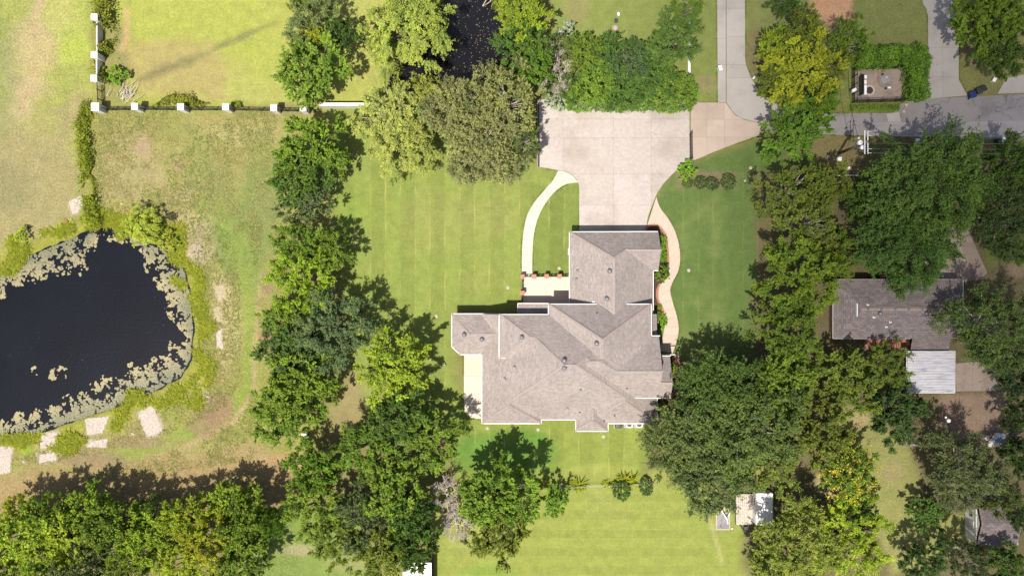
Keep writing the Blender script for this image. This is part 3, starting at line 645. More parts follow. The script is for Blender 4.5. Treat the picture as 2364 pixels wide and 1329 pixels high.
class Roof:
    """sides: dict letter -> (pixel coord of the eave line, eave z, pitch or None for a gable end)"""
    def __init__(s, sides, zb, extra=()):
        s.planes = []; lim = {}
        for k_, (pc, ze, pitch) in sides.items():
            if k_ in 'WE': v = P(pc, 0, ze).x
            else: v = P(0, pc, ze).y
            lim[k_] = v; nx, ny = {'W': (-1, 0), 'E': (1, 0), 'N': (0, 1), 'S': (0, -1)}[k_]
            s.planes.append((nx, ny, v if k_ in 'EN' else -v, ze, pitch))
        for (nx, ny, pxx, pyy, ze, pitch) in extra:
            l = math.hypot(nx, ny); nx /= l; ny /= l; q = P(pxx, pyy, ze); s.planes.append((nx, ny, q.x * nx + q.y * ny, ze, pitch))
        s.lim = lim; s.zb = zb
        x0, x1, y0, y1, z1 = lim['W'], lim['E'], lim['S'], lim['N'], 20
        c = [Vector((x, y, z)) for z in (zb, z1) for x, y in ((x0, y0), (x1, y0), (x1, y1), (x0, y1))]
        F = [([c[3], c[2], c[1], c[0]], 'under'), ([c[4], c[5], c[6], c[7]], 'top'), ([c[0], c[1], c[5], c[4]], 'side'), ([c[1], c[2], c[6], c[5]], 'side'), ([c[2], c[3], c[7], c[6]], 'side'), ([c[3], c[0], c[4], c[7]], 'side')]
        for nx, ny, d, ze, pitch in s.planes:
            if pitch is None: F = clip_solid(F, Vector((nx, ny, 0)), d, 'side'); continue
            # z <= ze + (d - n.p)*pitch  ->  z + pitch*n.p <= ze + pitch*d
            F = clip_solid(F, Vector((nx * pitch, ny * pitch, 1)), ze + pitch * d, 'slope')
            F = clip_solid(F, Vector((nx, ny, 0)), d, 'side')
        s.faces = F
    def z(s, x, y):
        z = 99
        for nx, ny, d, ze, pitch in s.planes:
            q = d - (nx * x + ny * y)
            if q < -1e-4: return -1
            if pitch is not None: z = min(z, ze + q * pitch)
        return z
    def build(s, parent, shingle, name='roof'):
        V = []; Fi = []; mi = []; uvs = []
        for poly, t in s.faces:
            n = (poly[1] - poly[0]).cross(poly[2] - poly[0])
            if n.length < 1e-9 and len(poly) > 3: n = (poly[2] - poly[1]).cross(poly[3] - poly[1])
            n.normalize(); b_ = len(V); V += [tuple(p) for p in poly]; Fi.append(tuple(range(b_, b_ + len(poly)))); mi.append(0 if t == 'slope' else 1)
            h = Vector((0, 0, 1)).cross(n); h = h.normalized() if h.length > 1e-6 else Vector((1, 0, 0)); w = n.cross(h)
            uvs += [(p.dot(h), p.dot(w)) for p in poly]
        me = bpy.data.meshes.new(name); me.from_pydata(V, [], Fi); me.materials.append(shingle); me.materials.append(M['trim'])
        me.polygons.foreach_set('material_index', mi); ul = me.uv_layers.new(name='roof')
        for i, q in enumerate(uvs): ul.data[i].uv = q
        me.update(); return link(name, me, parent)
def roof_top(roofs, x, y): return max(r.z(x, y) for r in roofs)
def on_roof(roofs, px, py):
    z = 4
    for _ in range(12):
        q = P(px, py, z); zn = roof_top(roofs, q.x, q.y); z = .5 * z + .5 * max(zn, 0)
    return P(px, py, z)

def zx(v): return 1000 + v / 2.555
def zy(v): return 500 + v / 2.555
house = empty('brick_house', (0, 0, 0))
tag(house, 'large brick house with sprawling grey-brown hipped shingle roof and white eaves', 'house')
UE = 4.9
BL = {}
BL['A'] = Roof({'W': (zx(288), 3.0, .6), 'S': (zy(1196), 3.0, .82), 'E': (zx(1320), 3.0, .57), 'N': (zy(577), UE, .65)}, 2.78)
BL['D'] = Roof({'W': (zx(390), UE, .48), 'N': (zy(576), UE + .012, .65), 'S': (zy(834), UE, .68), 'E': (zx(900), UE, .5)}, UE - .22)
BL['C'] = Roof({'W': (zx(680), UE, .55), 'N': (zy(516), UE, .83), 'E': (zx(1286), UE, .55), 'S': (zy(1000), UE, .9)}, UE - .22)
BL['B'] = Roof({'N': (zy(704), 4.7, .65), 'S': (zy(1068), 4.5, .85), 'E': (zx(1338), 5.4, None), 'W': (zx(700), 4.5, .62)}, 4.3)
BL['E'] = Roof({'N': (zy(579), UE - .02, .648), 'S': (zy(1067), 4.485, .85), 'E': (zx(1284), UE - .02, .548), 'W': (zx(600), 4, .7)}, 4.35)
BL['P'] = Roof({'N': (zy(822), 3.9, .72), 'S': (zy(1066), 4.47, .85), 'E': (zx(1402), 4.6, None), 'W': (zx(1200), 3.9, None)}, 3.72)
BL['F'] = Roof({'W': (zx(110), 2.9, .52), 'N': (zy(573), 2.9, .46), 'S': (zy(812), 2.9, .46), 'E': (zx(470), 2.9, None)}, 2.7, extra=((-1, -1, zx(134), zy(789), 2.9, .5),))
BL['Q'] = Roof({'W': (zx(500), 2.75, None), 'N': (zy(512), 2.75, .22), 'E': (zx(700), 2.75, None), 'S': (zy(640), 2.75, None)}, 2.56)
BL['G'] = Roof({'W': (zx(804), 3.0, .6), 'N': (zy(90), 3.0, .93), 'E': (zx(1297), 3.0, .6), 'S': (zy(640), 3.0, None)}, 2.78)
BL['G1'] = Roof({'N': (zy(91), 3.008, .93), 'S': (zy(317), 3.0, .9), 'E': (zx(1333), 3.6, None), 'W': (zx(900), 3.0, .6)}, 2.78)
BL['J1'] = Roof({'W': (zx(289), 3.01, .6), 'S': (zy(1218), 3.0, .82), 'E': (zx(637), 3.0, .5), 'N': (zy(700), 3.0, None)}, 2.78)
BL['J2'] = Roof({'W': (zx(840), 3.0, .62), 'S': (zy(1262), 3.0, .9), 'E': (zx(1031), 3.0, .62), 'N': (zy(900), 3.0, None)}, 2.78)
BL['K'] = Roof({'W': (zx(878), 3.0, .5), 'S': (zy(1217), 3.0, .82), 'E': (zx(1319), 3.008, .57), 'N': (zy(700), 3.0, None)}, 2.78)
for k_, r_ in BL.items(): r_.build(house, M['shingle'])
RL = list(BL.values())
def ridge_caps(roof, roofs, parent):
    """cap shingles on every hip and ridge edge that stays on top of the whole roof"""
    ed = {}
    for poly, t in roof.faces:
        if t != 'slope': continue
        for i in range(len(poly)):
            a, b_ = poly[i], poly[(i + 1) % len(poly)]; k = tuple(sorted((tuple(round(c, 3) for c in a), tuple(round(c, 3) for c in b_)))); ed.setdefault(k, []).append((a, b_))
    mb = MB(); n = 0
    for k, v in ed.items():
        if len(v) < 2: continue
        a, b_ = v[0]; L_ = (b_ - a).length; m = int(L_ / .3)
        if a.z > b_.z: a, b_ = b_, a
        for i in range(m):
            p = a + (b_ - a) * (i / m); q = a + (b_ - a) * ((i + 1.15) / m); c = (p + q) / 2
            if roof_top(roofs, c.x, c.y) > c.z + .03: continue
            e = Vector((b_.y - a.y, a.x - b_.x, 0)).normalized() * .4
            if any(roof_top(roofs, c.x + s_ * e.x, c.y + s_ * e.y) > c.z - .03 for s_ in (-1, 1)): continue
            mb.bar(p + Vector((0, 0, .012)), q + Vector((0, 0, .035)), .24, .025); n += 1
    if n: o = mb.build('ridge_cap', M['ridge'], parent); o['kind'] = 'stuff'
for r_ in RL: ridge_caps(r_, RL, house)
# walls under the eaves
def wall(parent, W, N, E, S_, ztop, mat, inset=.45):
    a = P(W, S_, ztop); b_ = P(E, N, ztop)
    return MB().prism([(a.x + inset, a.y + inset), (b_.x - inset, a.y + inset), (b_.x - inset, b_.y - inset), (a.x + inset, b_.y - inset)], -.05, ztop - .1).build('wall', mat, parent)
for W, N, E, S_, zt in ((288, 600, 1320, 1196, 2.9), (400, 577, 900, 834, UE - .12), (680, 516, 1286, 1000, UE - .12), (1000, 704, 1338, 1068, 4.4), (1330, 822, 1402, 1068, 3.82), (108, 573, 470, 812, 2.8),
                        (804, 92, 1297, 640, 2.9), (1200, 92, 1333, 317, 2.88), (288, 1100, 637, 1219, 2.88), (840, 1100, 1031, 1263, 2.88), (1000, 1100, 1319, 1218, 2.87)):
    wall(house, zx(W), zy(N), zx(E), zy(S_), zt, M['brickwall'])
# gutters and fascia, white, along every eave that shows
def gutter(zx0, zy0, zx1, zy1, z, w=.085):
    a = P(zx(zx0), zy(zy0), z); b_ = P(zx(zx1), zy(zy1), z); MB().bar(a, b_, w, .16).build('gutter', M['trim'], house)
for g in ((804, 90, 1325, 88, 2.95), (803, 92, 803, 512, 2.95), (1298, 319, 1298, 553, 2.95), (1298, 319, 1328, 319, 2.95), (500, 511, 680, 511, 2.70), (499, 511, 499, 572, 2.70),
          (678, 515, 965, 515, UE - .05), (1124, 515, 1287, 515, UE - .05), (679, 515, 679, 577, UE - .05), (1287, 516, 1287, 700, UE - .05), (389, 576, 680, 576, UE - .05), (389, 576, 389, 833, UE - .05), (389, 833, 424, 833, UE - .05),
          (108, 572, 392, 572, 2.85), (109, 572, 109, 766, 2.85), (109, 766, 160, 813, 2.85), (160, 813, 292, 813, 2.85), (287, 813, 287, 1219, 2.95), (286, 1219, 638, 1219, 2.95), (638, 1196, 638, 1220, 2.95),
          (638, 1197, 842, 1197, 2.95), (840, 1197, 840, 1264, 2.95), (840, 1264, 1032, 1264, 2.95), (1032, 1218, 1032, 1264, 2.95), (1032, 1219, 1321, 1219, 2.95), (1321, 1070, 1321, 1219, 2.95),
          (1176, 1069, 1402, 1069, 4.42), (1288, 702, 1338, 702, 4.65), (1340, 820, 1402, 820, 3.85)):
    gutter(*g)
# round roof vents, box vents, plumbing stacks
def turbine(p, parent):
    o = MB().lathe(p, [(.20, -.25), (.20, .06), (.15, .10), (.13, .16), (.23, .20), (.26, .27), (.21, .37), (.08, .43)], 14).build('roof_vent', M['vent'], parent, True)
    MB().lathe(p + Vector((0, 0, .425)), [(.07, 0), (.06, .03), (.02, .045)], 10).build('vent_cap', M['steel'], o)
for a, b_ in ((183, 695), (287, 723), (523, 710), (963, 747), (773, 847), (773, 891), (1040, 321), (1024, 484)): turbine(on_roof(RL, zx(a), zy(b_)), house)
for a, b_ in ((849, 322), (846, 373), (480, 890), (420, 958), (790, 1132)):
    p = on_roof(RL, zx(a), zy(b_)); o = MB().box(p + Vector((0, 0, .1)), (.22, .3, .45)).build('flue', M['vent'], house); MB().box(p + Vector((-.02, -.05, .36)), (.2, .24, .05)).build('flue_cap', M['vent'], o)
for a, b_ in ((870, 1019), (865, 1152), (1143, 1010), (1070, 1173), (1008, 1203), (965, 567)):
    p = on_roof(RL, zx(a), zy(b_)); o = MB().lathe(p, [(.10, -.1), (.1, .03), (.045, .08), (.045, .3)], 10).build('plumbing_stack', M['charcoal'], house)
p = on_roof(RL, zx(945), zy(502)); MB().box(p + Vector((0, 0, .12)), (.24, .16, .2)).build('junction_box', M['whitemetal'], house, bevel=.02)
# windows, doors, bay: seen only from a step aside
def window(parent, c, w, h, axis_, mat=None):
    d = (w, .06, h) if axis_ == 'y' else (.06, w, h)
    o = MB().box(c, d).build('window', M['trim'], parent)
    e = (w - .14, .09, h - .14) if axis_ == 'y' else (.09, w - .14, h - .14); MB().box(c, e).build('pane', M['glass'], o)
for a in (330, 480, 700, 1060, 1200, 1280):
    zz = 1218 if a < 637 or a > 1031 else 1196; q = P(zx(a), zy(zz), 2.9); window(house, (q.x, q.y + .44, 1.5), 1.4, 1.5, 'y')
for b_ in (880, 1000, 1120): q = P(zx(288), zy(b_), 2.9); window(house, (q.x + .44, q.y, 1.4), 1.8, 1.9, 'x')
for a in (180, 300): q = P(zx(a), zy(573), 2.8); window(house, (q.x, q.y - .44, 1.5), 1.2, 1.4, 'y')
for a in (920, 1130):
    q = P(zx(a), zy(92), 2.9); g = MB().box((q.x, q.y - .44, 1.15), (2.9 if a == 920 else 4.6, .07, 2.3)).build('garage_door', M['trim'], house)
    for i in range(1, 4): MB().box((q.x, q.y - .40, .58 * i), (2.8 if a == 920 else 4.5, .05, .03)).build('door_groove', M['vent'], g)
q = P(zx(1402), zy(965), 3.8); d_ = MB().box((q.x - .44, q.y, 1.1), (.07, 1.2, 2.2)).build('door', M['darkwood'], house); MB().lathe((q.x - .39, q.y + .45, 1.0), [(.03, 0), (.03, .1)], 8).build('handle', M['steel'], d_)
a = P(zx(1300), zy(615), 2.5); MB().prism(ccw([(a.x - .45, a.y + .9), (a.x - .05, a.y + .55), (a.x - .05, a.y - .55), (a.x - .45, a.y - .9)]), .4, 2.6).build('bay_window', M['trim'], house)
# arched trellis beam beside the entrance, white meter box on the garage wall
MB().bar(P(zx(1340), zy(813), 3.0), P(zx(1426), zy(813), 2.8), .10, .12).build('porch_beam', M['trim'], house)
a = P(zx(1424), zy(813), 0); MB().bar((a.x, a.y, 0), (a.x, a.y, 2.75), .1, .1).build('porch_post', M['trim'], house)
a = P(zx(797), zy(205), 1.8); MB().box((a.x + .12, a.y, 1.5), (.3, .75, .9)).build('meter_box', M['whitemetal'], house, bevel=.03)

# ------------------------------------------------------------------ second house with the metal carport
h2 = empty('shingled_house'); tag(h2, 'low house with worn grey shingle roof and rooftop antenna among dark trees', 'house')
E2 = 2.7
B2 = [Roof({'W': (1923, E2, .44), 'N': (645, E2, .40), 'E': (2223, E2, .55), 'S': (781, E2, .40)}, E2 - .2), Roof({'W': (2043, 2.4, None), 'N': (624, 2.4, .37), 'E': (2157, 2.4, None), 'S': (700, 2.4, None)}, 2.2),
      Roof({'W': (2102, 2.25, None), 'N': (768, 2.25, None), 'E': (2190, 2.25, None), 'S': (807, 2.25, .385)}, 2.1)]
for r_ in B2: r_.build(h2, M['shingle2'])
wall(h2, 1923, 645, 2223, 781, E2, M['brickwall'], .4); wall(h2, 2043, 624, 2157, 700, 2.35, M['brickwall'], .35); wall(h2, 2102, 768, 2190, 807, 2.2, M['brickwall'], .35)
for a, b_, c, d in ((1923, 645, 1923, 781), (1923, 781, 2102, 781), (1923, 645, 2043, 645), (2157, 645, 2223, 645), (2223, 645, 2223, 781)):
    MB().bar(P(a, b_, E2 - .06), P(c, d, E2 - .06), .1, .13).build('gutter', M['steel'] if b_ == d else M['trim'], h2)
for a, b_ in ((2031, 723), (2138, 723)): turbine(on_roof(B2, a, b_), h2)
for a, b_ in ((2003, 703), (2017, 732), (2055, 743), (2046, 754)):
    p = on_roof(B2, a, b_); o = MB().lathe(p, [(.13, -.1), (.13, .03), (.06, .08), (.06, .32)], 10).build('plumbing_stack', M['whitemetal'], h2)
p = on_roof(B2, 1978, 700); q = on_roof(B2, 1978, 730); MB().tube([p + Vector((0, 0, .1)), q + Vector((0, 0, .1))], .06, 8).build('conduit', M['whitemetal'], h2)
# ridge caps, tab by tab
rz_ = roof_top(B2[:1], *(P(2080, 713, 4)[:2])); x0 = P(1988, 713, 4).x; x1 = P(2176, 713, 4).x
yr = (B2[0].lim['N'] + B2[0].lim['S']) / 2; zr = B2[0].z((x0 + x1) / 2, yr)
n_ = 30
for i in range(n_):
    x = x0 + (x1 - x0) * (i + .5) / n_; MB().face_set([(x - .15, yr - .17, zr - .045), (x + .17, yr - .17, zr - .045), (x + .17, yr, zr + .03), (x - .15, yr, zr + .03), (x + .17, yr + .17, zr - .045), (x - .15, yr + .17, zr - .045)], [(0, 1, 2, 3), (3, 2, 4, 5)]).build('ridge_shingle', M['vent'] if i % 5 == 2 else M['oldconc'], h2)
# antenna lying over the east hip
an = empty('roof_antenna', on_roof(B2, 2195, 725)); tag(an, 'silver television antenna lying across the grey roof hip', 'antenna')
b0 = Vector((-.9, -.5, .75)); b1 = Vector((1.2, .85, .85)); MB().tube([(0, 0, -.1), (0, 0, .82)], .03, 8).build('mast', M['steel'], an); bo = MB().bar(b0, b1, .05, .05).build('boom', M['whitemetal'], an)
dv = (b1 - b0).normalized(); sd = Vector((-dv.y, dv.x, 0))
for i in range(9):
    c = b0 + (b1 - b0) * (i / 8); L_ = .35 + .07 * i; MB().bar(c - sd * L_, c + sd * L_, .025, .025).build('element', M['whitemetal'], an)
# carport
cp = empty('metal_carport', P(2148, 856)); tag(cp, 'white corrugated metal carport roof with rust streaks behind the second house', 'carport')
def mat_corr():
    m, nt, N, L, b = newmat('rusty_white_metal'); tc = N.new('ShaderNodeTexCoord'); mp = N.new('ShaderNodeMapping'); mp.inputs['Scale'].default_value = (.25, 2.2, 1); L.new(tc.outputs['Object'], mp.inputs[0])
    nz = N.new('ShaderNodeTexNoise'); nz.inputs['Scale'].default_value = 2.2; nz.inputs['Detail'].default_value = 8; nz.inputs['Roughness'].default_value = .7; L.new(mp.outputs[0], nz.inputs['Vector'])
    cr = N.new('ShaderNodeValToRGB'); e = cr.color_ramp.elements; e[0].position = .3; e[0].color = (.16, .17, .21, 1); e[1].position = .74; e[1].color = (.40, .25, .14, 1); x = e.new(.46); x.color = (.44, .44, .48, 1); x = e.new(.63); x.color = (.56, .55, .56, 1)
    L.new(nz.outputs[0], cr.inputs[0]); L.new(cr.outputs[0], b.inputs['Base Color']); b.inputs['Roughness'].default_value = .5; b.inputs['Metallic'].default_value = .15; return m
M['corr'] = mat_corr()
zc = 2.55; a = P(2093, 906, zc); b_ = P(2204, 809, zc); nrib = 26; mb = MB(); V = []; F_ = []
ys = np.linspace(a.y, b_.y, nrib * 4 + 1)
for i, y in enumerate(ys):
    dz = (.0, .09, .09, .0)[i % 4]
    for x in (a.x, b_.x): V.append((x, y, zc + dz + (y - a.y) * .04))
for i in range(len(ys) - 1): F_.append((2 * i, 2 * i + 1, 2 * i + 3, 2 * i + 2))
mb.face_set(V, F_); o = mb.build('corrugated_roof', M['corr'], cp); o.matrix_parent_inverse = Matrix.Translation(-cp.location)
sm = o.modifiers.new('thick', 'SOLIDIFY'); sm.thickness = .02
for x, y in ((a.x + .15, a.y + .15), (b_.x - .15, a.y + .15), (a.x + .15, (a.y + b_.y) / 2), (b_.x - .15, (a.y + b_.y) / 2), (a.x + .15, b_.y - .2), (b_.x - .15, b_.y - .2)):
    o = MB().bar((x, y, 0), (x, y, zc), .09, .09).build('post', M['steel'], cp); o.matrix_parent_inverse = Matrix.Translation(-cp.location)
for (p0, p1) in (((a.x, a.y, zc - .04), (b_.x, a.y, zc - .04)), ((a.x, a.y, zc - .04), (a.x, b_.y, zc - .04)), ((b_.x, a.y, zc - .04), (b_.x, b_.y, zc - .04))):
    o = MB().bar(p0, p1, .08, .12).build('edge_beam', M['whitemetal'], cp); o.matrix_parent_inverse = Matrix.Translation(-cp.location)
# brick paved terrace along its south wall, brick by brick
br_root = MB().prism(ccw([P(x, y)[:2] for x, y in ((1994, 780), (2101, 780), (2101, 806), (1994, 804))]), -.05, .03).build('brick_terrace', M['joint']); tag(br_root, 'red brick terrace along the south wall of the second house', 'terrace', kind='structure')
bme = MB().box((0, 0, 0), (.235, .115, .06)).mesh('brick', M['brick']); p0 = P(1996, 803.5); nb = 0
for j in range(8):
    for i in range(21):
        x = p0.x + .13 + i * .247 + (j % 2) * .12; 
        o = link('brick', bme, br_root, (x, p0.y + .1 + j * .128, .035 + random.uniform(-.004, .006)))
# pergola stub left of the carport
pg = empty('pergola', P(2083, 833)); tag(pg, 'small slatted pergola with white top beam left of the metal carport', 'pergola')
for i in range(4):
    a0 = P(2075 + i * 5.5, 806, 2.5); a1 = P(2075 + i * 5.5, 842, 2.5); o = MB().bar(a0, a1, .06, .12).build('rafter', M['darkwood'], pg); o.matrix_parent_inverse = Matrix.Translation(-pg.location)
o = MB().bar(P(2073, 804, 2.6), P(2094, 806, 2.6), .1, .1).build('beam', M['trim'], pg); o.matrix_parent_inverse = Matrix.Translation(-pg.location)
for x, y in ((2075, 805), (2075, 842)): q = P(x, y, 2.4); o = MB().bar((q.x, q.y, 0), (q.x, q.y, 2.45), .09, .09).build('post', M['darkwood'], pg); o.matrix_parent_inverse = Matrix.Translation(-pg.location)

# ------------------------------------------------------------------ sheds
sh = empty('garden_shed'); tag(sh, 'white shed with grey shingle roof in the lower right corner', 'shed')
RS = [Roof({'W': (2255, 2.5, None), 'E': (2349, 2.5, None), 'N': (1150, 2.5, .42), 'S': (1257, 2.5, .42)}, 2.38)]
RS[0].build(sh, M['shingle2'])
a = P(2252, 1257, 2.5); b_ = P(2349, 1150, 2.5); ym = (a.y + b_.y) / 2
ww = MB().prism([(a.x + .05, a.y + .2), (b_.x - .25, a.y + .2), (b_.x - .25, b_.y - .2), (a.x + .05, b_.y - .2)], -.02, 2.42).build('wall', M['whitemetal'], sh)
MB().face_set([(a.x + .05, a.y + .25, 2.4), (a.x + .05, b_.y - .25, 2.4), (a.x + .05, ym, 3.4)], [(0, 1, 2)]).build('gable', M['whitemetal'], sh)
MB().box((a.x + .03, ym + .6, 1.4), (.06, .5, .6)).build('window', M['charcoal'], sh)
dr = MB().box((a.x + .03, ym - .6, 1.0), (.06, 1.0, 2.0)).build('door', M['trim'], sh); MB().box((a.x, ym - .25, 1.0), (.05, .05, .14)).build('handle', M['steel'], dr)
MB().bar(P(2253, 1172, 2.55), P(2253, 1257, 2.55), .06, .14).build('fascia', M['trim'], sh); MB().bar(P(2349, 1150, 2.55), P(2349, 1257, 2.55), .06, .14).build('fascia', M['trim'], sh)
q = P(2237, 1207); MB().box((q.x + .1, q.y, .1), (.6, .8, .2)).build('step', M['pathconc'], sh)
s2 = empty('white_shed'); tag(s2, 'white metal roofed shed cut off by the bottom edge', 'shed')
a = P(930, 1420, 2.6); b_ = P(996, 1298, 2.6)
MB().prism([(a.x + .15, a.y), (b_.x - .15, a.y), (b_.x - .15, b_.y - .15), (a.x + .15, b_.y - .15)], -.02, 2.5).build('wall', M['whitemetal'], s2)
for i in range(14):
    y = b_.y - .22 - i * .44; MB().box(((a.x + b_.x) / 2, y, 2.56), (b_.x - a.x, .41, .07)).build('roof_panel', M['whitemetal'], s2)

# ------------------------------------------------------------------ vegetation
def quad_leaves(c, ax, nrm, ln, wd):
    """rhombic leaf faces from centres, long axes, normals"""
    ax = ax / (np.linalg.norm(ax, axis=1, keepdims=True) + 1e-9); bx = np.cross(nrm, ax); bx /= (np.linalg.norm(bx, axis=1, keepdims=True) + 1e-9)
    l = ln[:, None] * ax * .5; w = wd[:, None] * bx * .5
    return np.stack([c - l, c + w - l * .1, c + l, c - w - l * .1], 1).reshape(-1, 3)
def unit(v): return v / (np.linalg.norm(v, axis=-1, keepdims=True) + 1e-9)
def crown_arrays(seed, R=5.0, Rz=3.6, zc=5.5, clumps=90, twigs=9, leaves=22, leaf=.27, spray=.5, droop=0.0, lsc=.80, lobes=.22, wind=(0, 0), inner=.25, fine=1.0, up=.35):
    r = np.random.default_rng(seed)
    # clump centres on an uneven shell, some inside
    n = clumps; i = np.arange(n); cz = 1 - (i + .5) / n * 1.42; th = i * 2.39996 + r.normal(0, .25, n)
    sr = np.sqrt(np.clip(1 - cz ** 2, 0, 1)); D = np.stack([sr * np.cos(th), sr * np.sin(th), cz], -1)
    ph = r.uniform(0, 6.28, 5)
    lump = 1 + lobes * (.5 * np.sin(2 * th + ph[0]) + .45 * np.sin(3 * th + ph[1]) + .5 * np.sin(5 * th + ph[2]) * sr) + r.normal(0, lobes * .55, n)
    f = np.where(r.random(n) < inner, r.uniform(.35, .65, n), r.uniform(.70, .88, n)) * np.clip(lump, .6, 1.3)
    # main limbs: the crown swells into domes with dark valleys between them
    nl_ = int(9 + R); U = unit(np.stack([r.normal(0, 1, nl_), r.normal(0, 1, nl_), np.abs(r.normal(.35, .5, nl_))], -1)); bump = np.exp((D @ U.T - 1) / .07).max(1)
    if R > 1.5: f = f * (.70 + .34 * bump)
    cen = D * f[:, None] * np.array([R, R, Rz])
    rc = R * r.uniform(.12, .21, n); tc = np.clip(r.normal(.5, .15, n), .15, .9)
    # twigs fan out of every clump
    m = n * twigs; ci = np.repeat(np.arange(n), twigs)
    td = unit(D[ci] * np.array([1, 1, .8]) * (spray + .25) + r.normal(0, .62, (m, 3)) + np.array([wind[0], wind[1], up]))
    tl = rc[ci] * r.uniform(.7, 1.45, m); t0 = cen[ci] + r.normal(0, .12, (m, 3)) * rc[ci][:, None]
    # leaves along every twig
    q = m * leaves; ti = np.repeat(np.arange(m), leaves); s = r.random(q) ** .75
    pos = t0[ti] + td[ti] * (s * tl[ti])[:, None]; pos[:, 2] -= droop * (s ** 2) * tl[ti] * 1.2
    spread = (.15 * (1 - .55 * s) * rc[ci][ti])[:, None]; pos += r.normal(0, 1, (q, 3)) * spread * fine
    ax = unit(td[ti] + r.normal(0, .6, (q, 3)) + np.array([0, 0, -droop])); nr = unit(r.normal(0, .32, (q, 3)) + np.array([0, 0, .75]) + D[ci][ti] * .3 + td[ti] * .6)
    ln = leaf * lsc * r.uniform(.65, 1.35, q); wd = ln * r.uniform(.5, .85, q)
    pos[:, 2] += zc
    tint = np.clip(tc[ci][ti] + r.normal(0, .07, m)[ti] + r.normal(0, .06, q) + .3 * (s - .5), 0, 1)
    return quad_leaves(pos, ax, nr, ln, wd), np.repeat(tint, 4), cen + np.array([0, 0, zc])
def crown_mesh(name, mat, **kw):
    V, t, cen = crown_arrays(**kw); return fast_mesh(name, V, np.arange(len(V)).reshape(-1, 4), mat, t), cen
def trunk_mesh(name, cen, zc, rad, mat, seed, nl=14, lean=0):
    r = np.random.default_rng(seed); mb = MB(); top = zc * .62
    mb.tube([(0, 0, -.25), (.03, .02, .3), (.08, -.05, top * .5), (0, .05, top), (.05, 0, zc * .95)], [rad * 1.45, rad * 1.05, rad * .9, rad * .7, rad * .3], 9)
    idx = r.choice(len(cen), min(nl, len(cen)), replace=False)
    for i in idx:
        c = cen[i]; st = np.array([0, 0, zc * r.uniform(.35, .75)]); mid = st * .5 + c * .5 + np.array([0, 0, .3]) + r.normal(0, .25, 3)
        mb.tube([tuple(st), tuple(mid), tuple(c)], [rad * .42, rad * .28, rad * .1], 6)
    return mb.mesh(name, mat, True)
PROTO = {}
def proto(key, mat='leaf', bark='bark', trad=.24, nl=14, **kw):
    me, cen = crown_mesh('crown', M[mat], **kw); co = np.zeros(len(me.vertices) * 3, np.float32); me.vertices.foreach_get('co', co); co = co.reshape(-1, 3)
    reff = float(np.percentile(np.hypot(co[:, 0], co[:, 1]), 95)); PROTO[key] = (me, trunk_mesh('trunk', cen, kw['zc'], trad, M[bark], kw['seed'], nl), reff, kw['zc'] + kw['Rz'])
proto('oak1', seed=1, R=5, Rz=3.3, zc=5.4, clumps=90, twigs=9, leaves=32, leaf=.27)
proto('oak2', seed=2, R=5, Rz=3.6, zc=5.6, clumps=82, twigs=10, leaves=32, leaf=.26, lobes=.3)
proto('oak3', seed=3, R=5, Rz=3.0, zc=5.0, clumps=104, twigs=8, leaves=32, leaf=.27, lobes=.26, spray=.7)
proto('elm1', seed=4, R=5, Rz=3.4, zc=5.4, clumps=104, twigs=8, leaves=36, leaf=.22, spray=1.1, lobes=.3, up=.15)
proto('elm2', seed=5, R=5, Rz=3.7, zc=5.5, clumps=95, twigs=9, leaves=33, leaf=.22, spray=1.2, lobes=.26, up=.2)
proto('big1', seed=6, R=7, Rz=4.2, zc=6.8, clumps=182, twigs=9, leaves=29, leaf=.27, lobes=.2, trad=.33, bark='bark')
proto('big2', seed=7, R=7, Rz=4.0, zc=6.5, clumps=174, twigs=9, leaves=29, leaf=.26, lobes=.26, spray=.7, trad=.33, bark='palebark', nl=34, inner=.15)
proto('wind', seed=8, R=7, Rz=4.4, zc=6.8, clumps=200, twigs=8, leaves=32, leaf=.26, lobes=.22, spray=.5, wind=(.55, .28), trad=.33)
proto('willow', seed=9, R=5, Rz=3.2, zc=4.8, clumps=113, twigs=10, leaves=33, leaf=.20, droop=.8, lobes=.24, up=.1, spray=.8, mat='needle', bark='bark')
proto('willow2', seed=10, R=5, Rz=3.4, zc=5.0, clumps=104, twigs=10, leaves=33, leaf=.20, droop=.6, lobes=.32, up=.1, spray=.9, mat='needle', bark='palebark', nl=26)
proto('dark1', seed=12, R=5, Rz=4.2, zc=5.6, clumps=113, twigs=8, leaves=36, leaf=.19, spray=1.0, lobes=.24, mat='needle')
proto('open', seed=13, R=5, Rz=3.2, zc=5.2, clumps=73, twigs=9, leaves=33, leaf=.23, lobes=.34, bark='palebark', nl=30, inner=.1)
proto('shrub', seed=14, R=1, Rz=.75, zc=.7, clumps=46, twigs=7, leaves=10, leaf=.16, lobes=.22, trad=.05, nl=8)
proto('shrub2', seed=15, R=1, Rz=.9, zc=.8, clumps=50, twigs=7, leaves=10, leaf=.15, spray=.9, lobes=.32, trad=.05, nl=8)
proto('round', seed=16, R=1, Rz=.85, zc=.78, clumps=60, twigs=8, leaves=10, leaf=.13, lobes=.05, spray=.3, trad=.05, nl=6, inner=.05)
proto('brush', seed=18, R=3, Rz=1.6, zc=2.2, clumps=95, twigs=8, leaves=16, leaf=.2, lobes=.35, spray=.8, trad=.1)
proto('small', seed=19, R=2, Rz=1.8, zc=2.6, clumps=70, twigs=8, leaves=13, leaf=.21, lobes=.3, spray=.8, trad=.09)
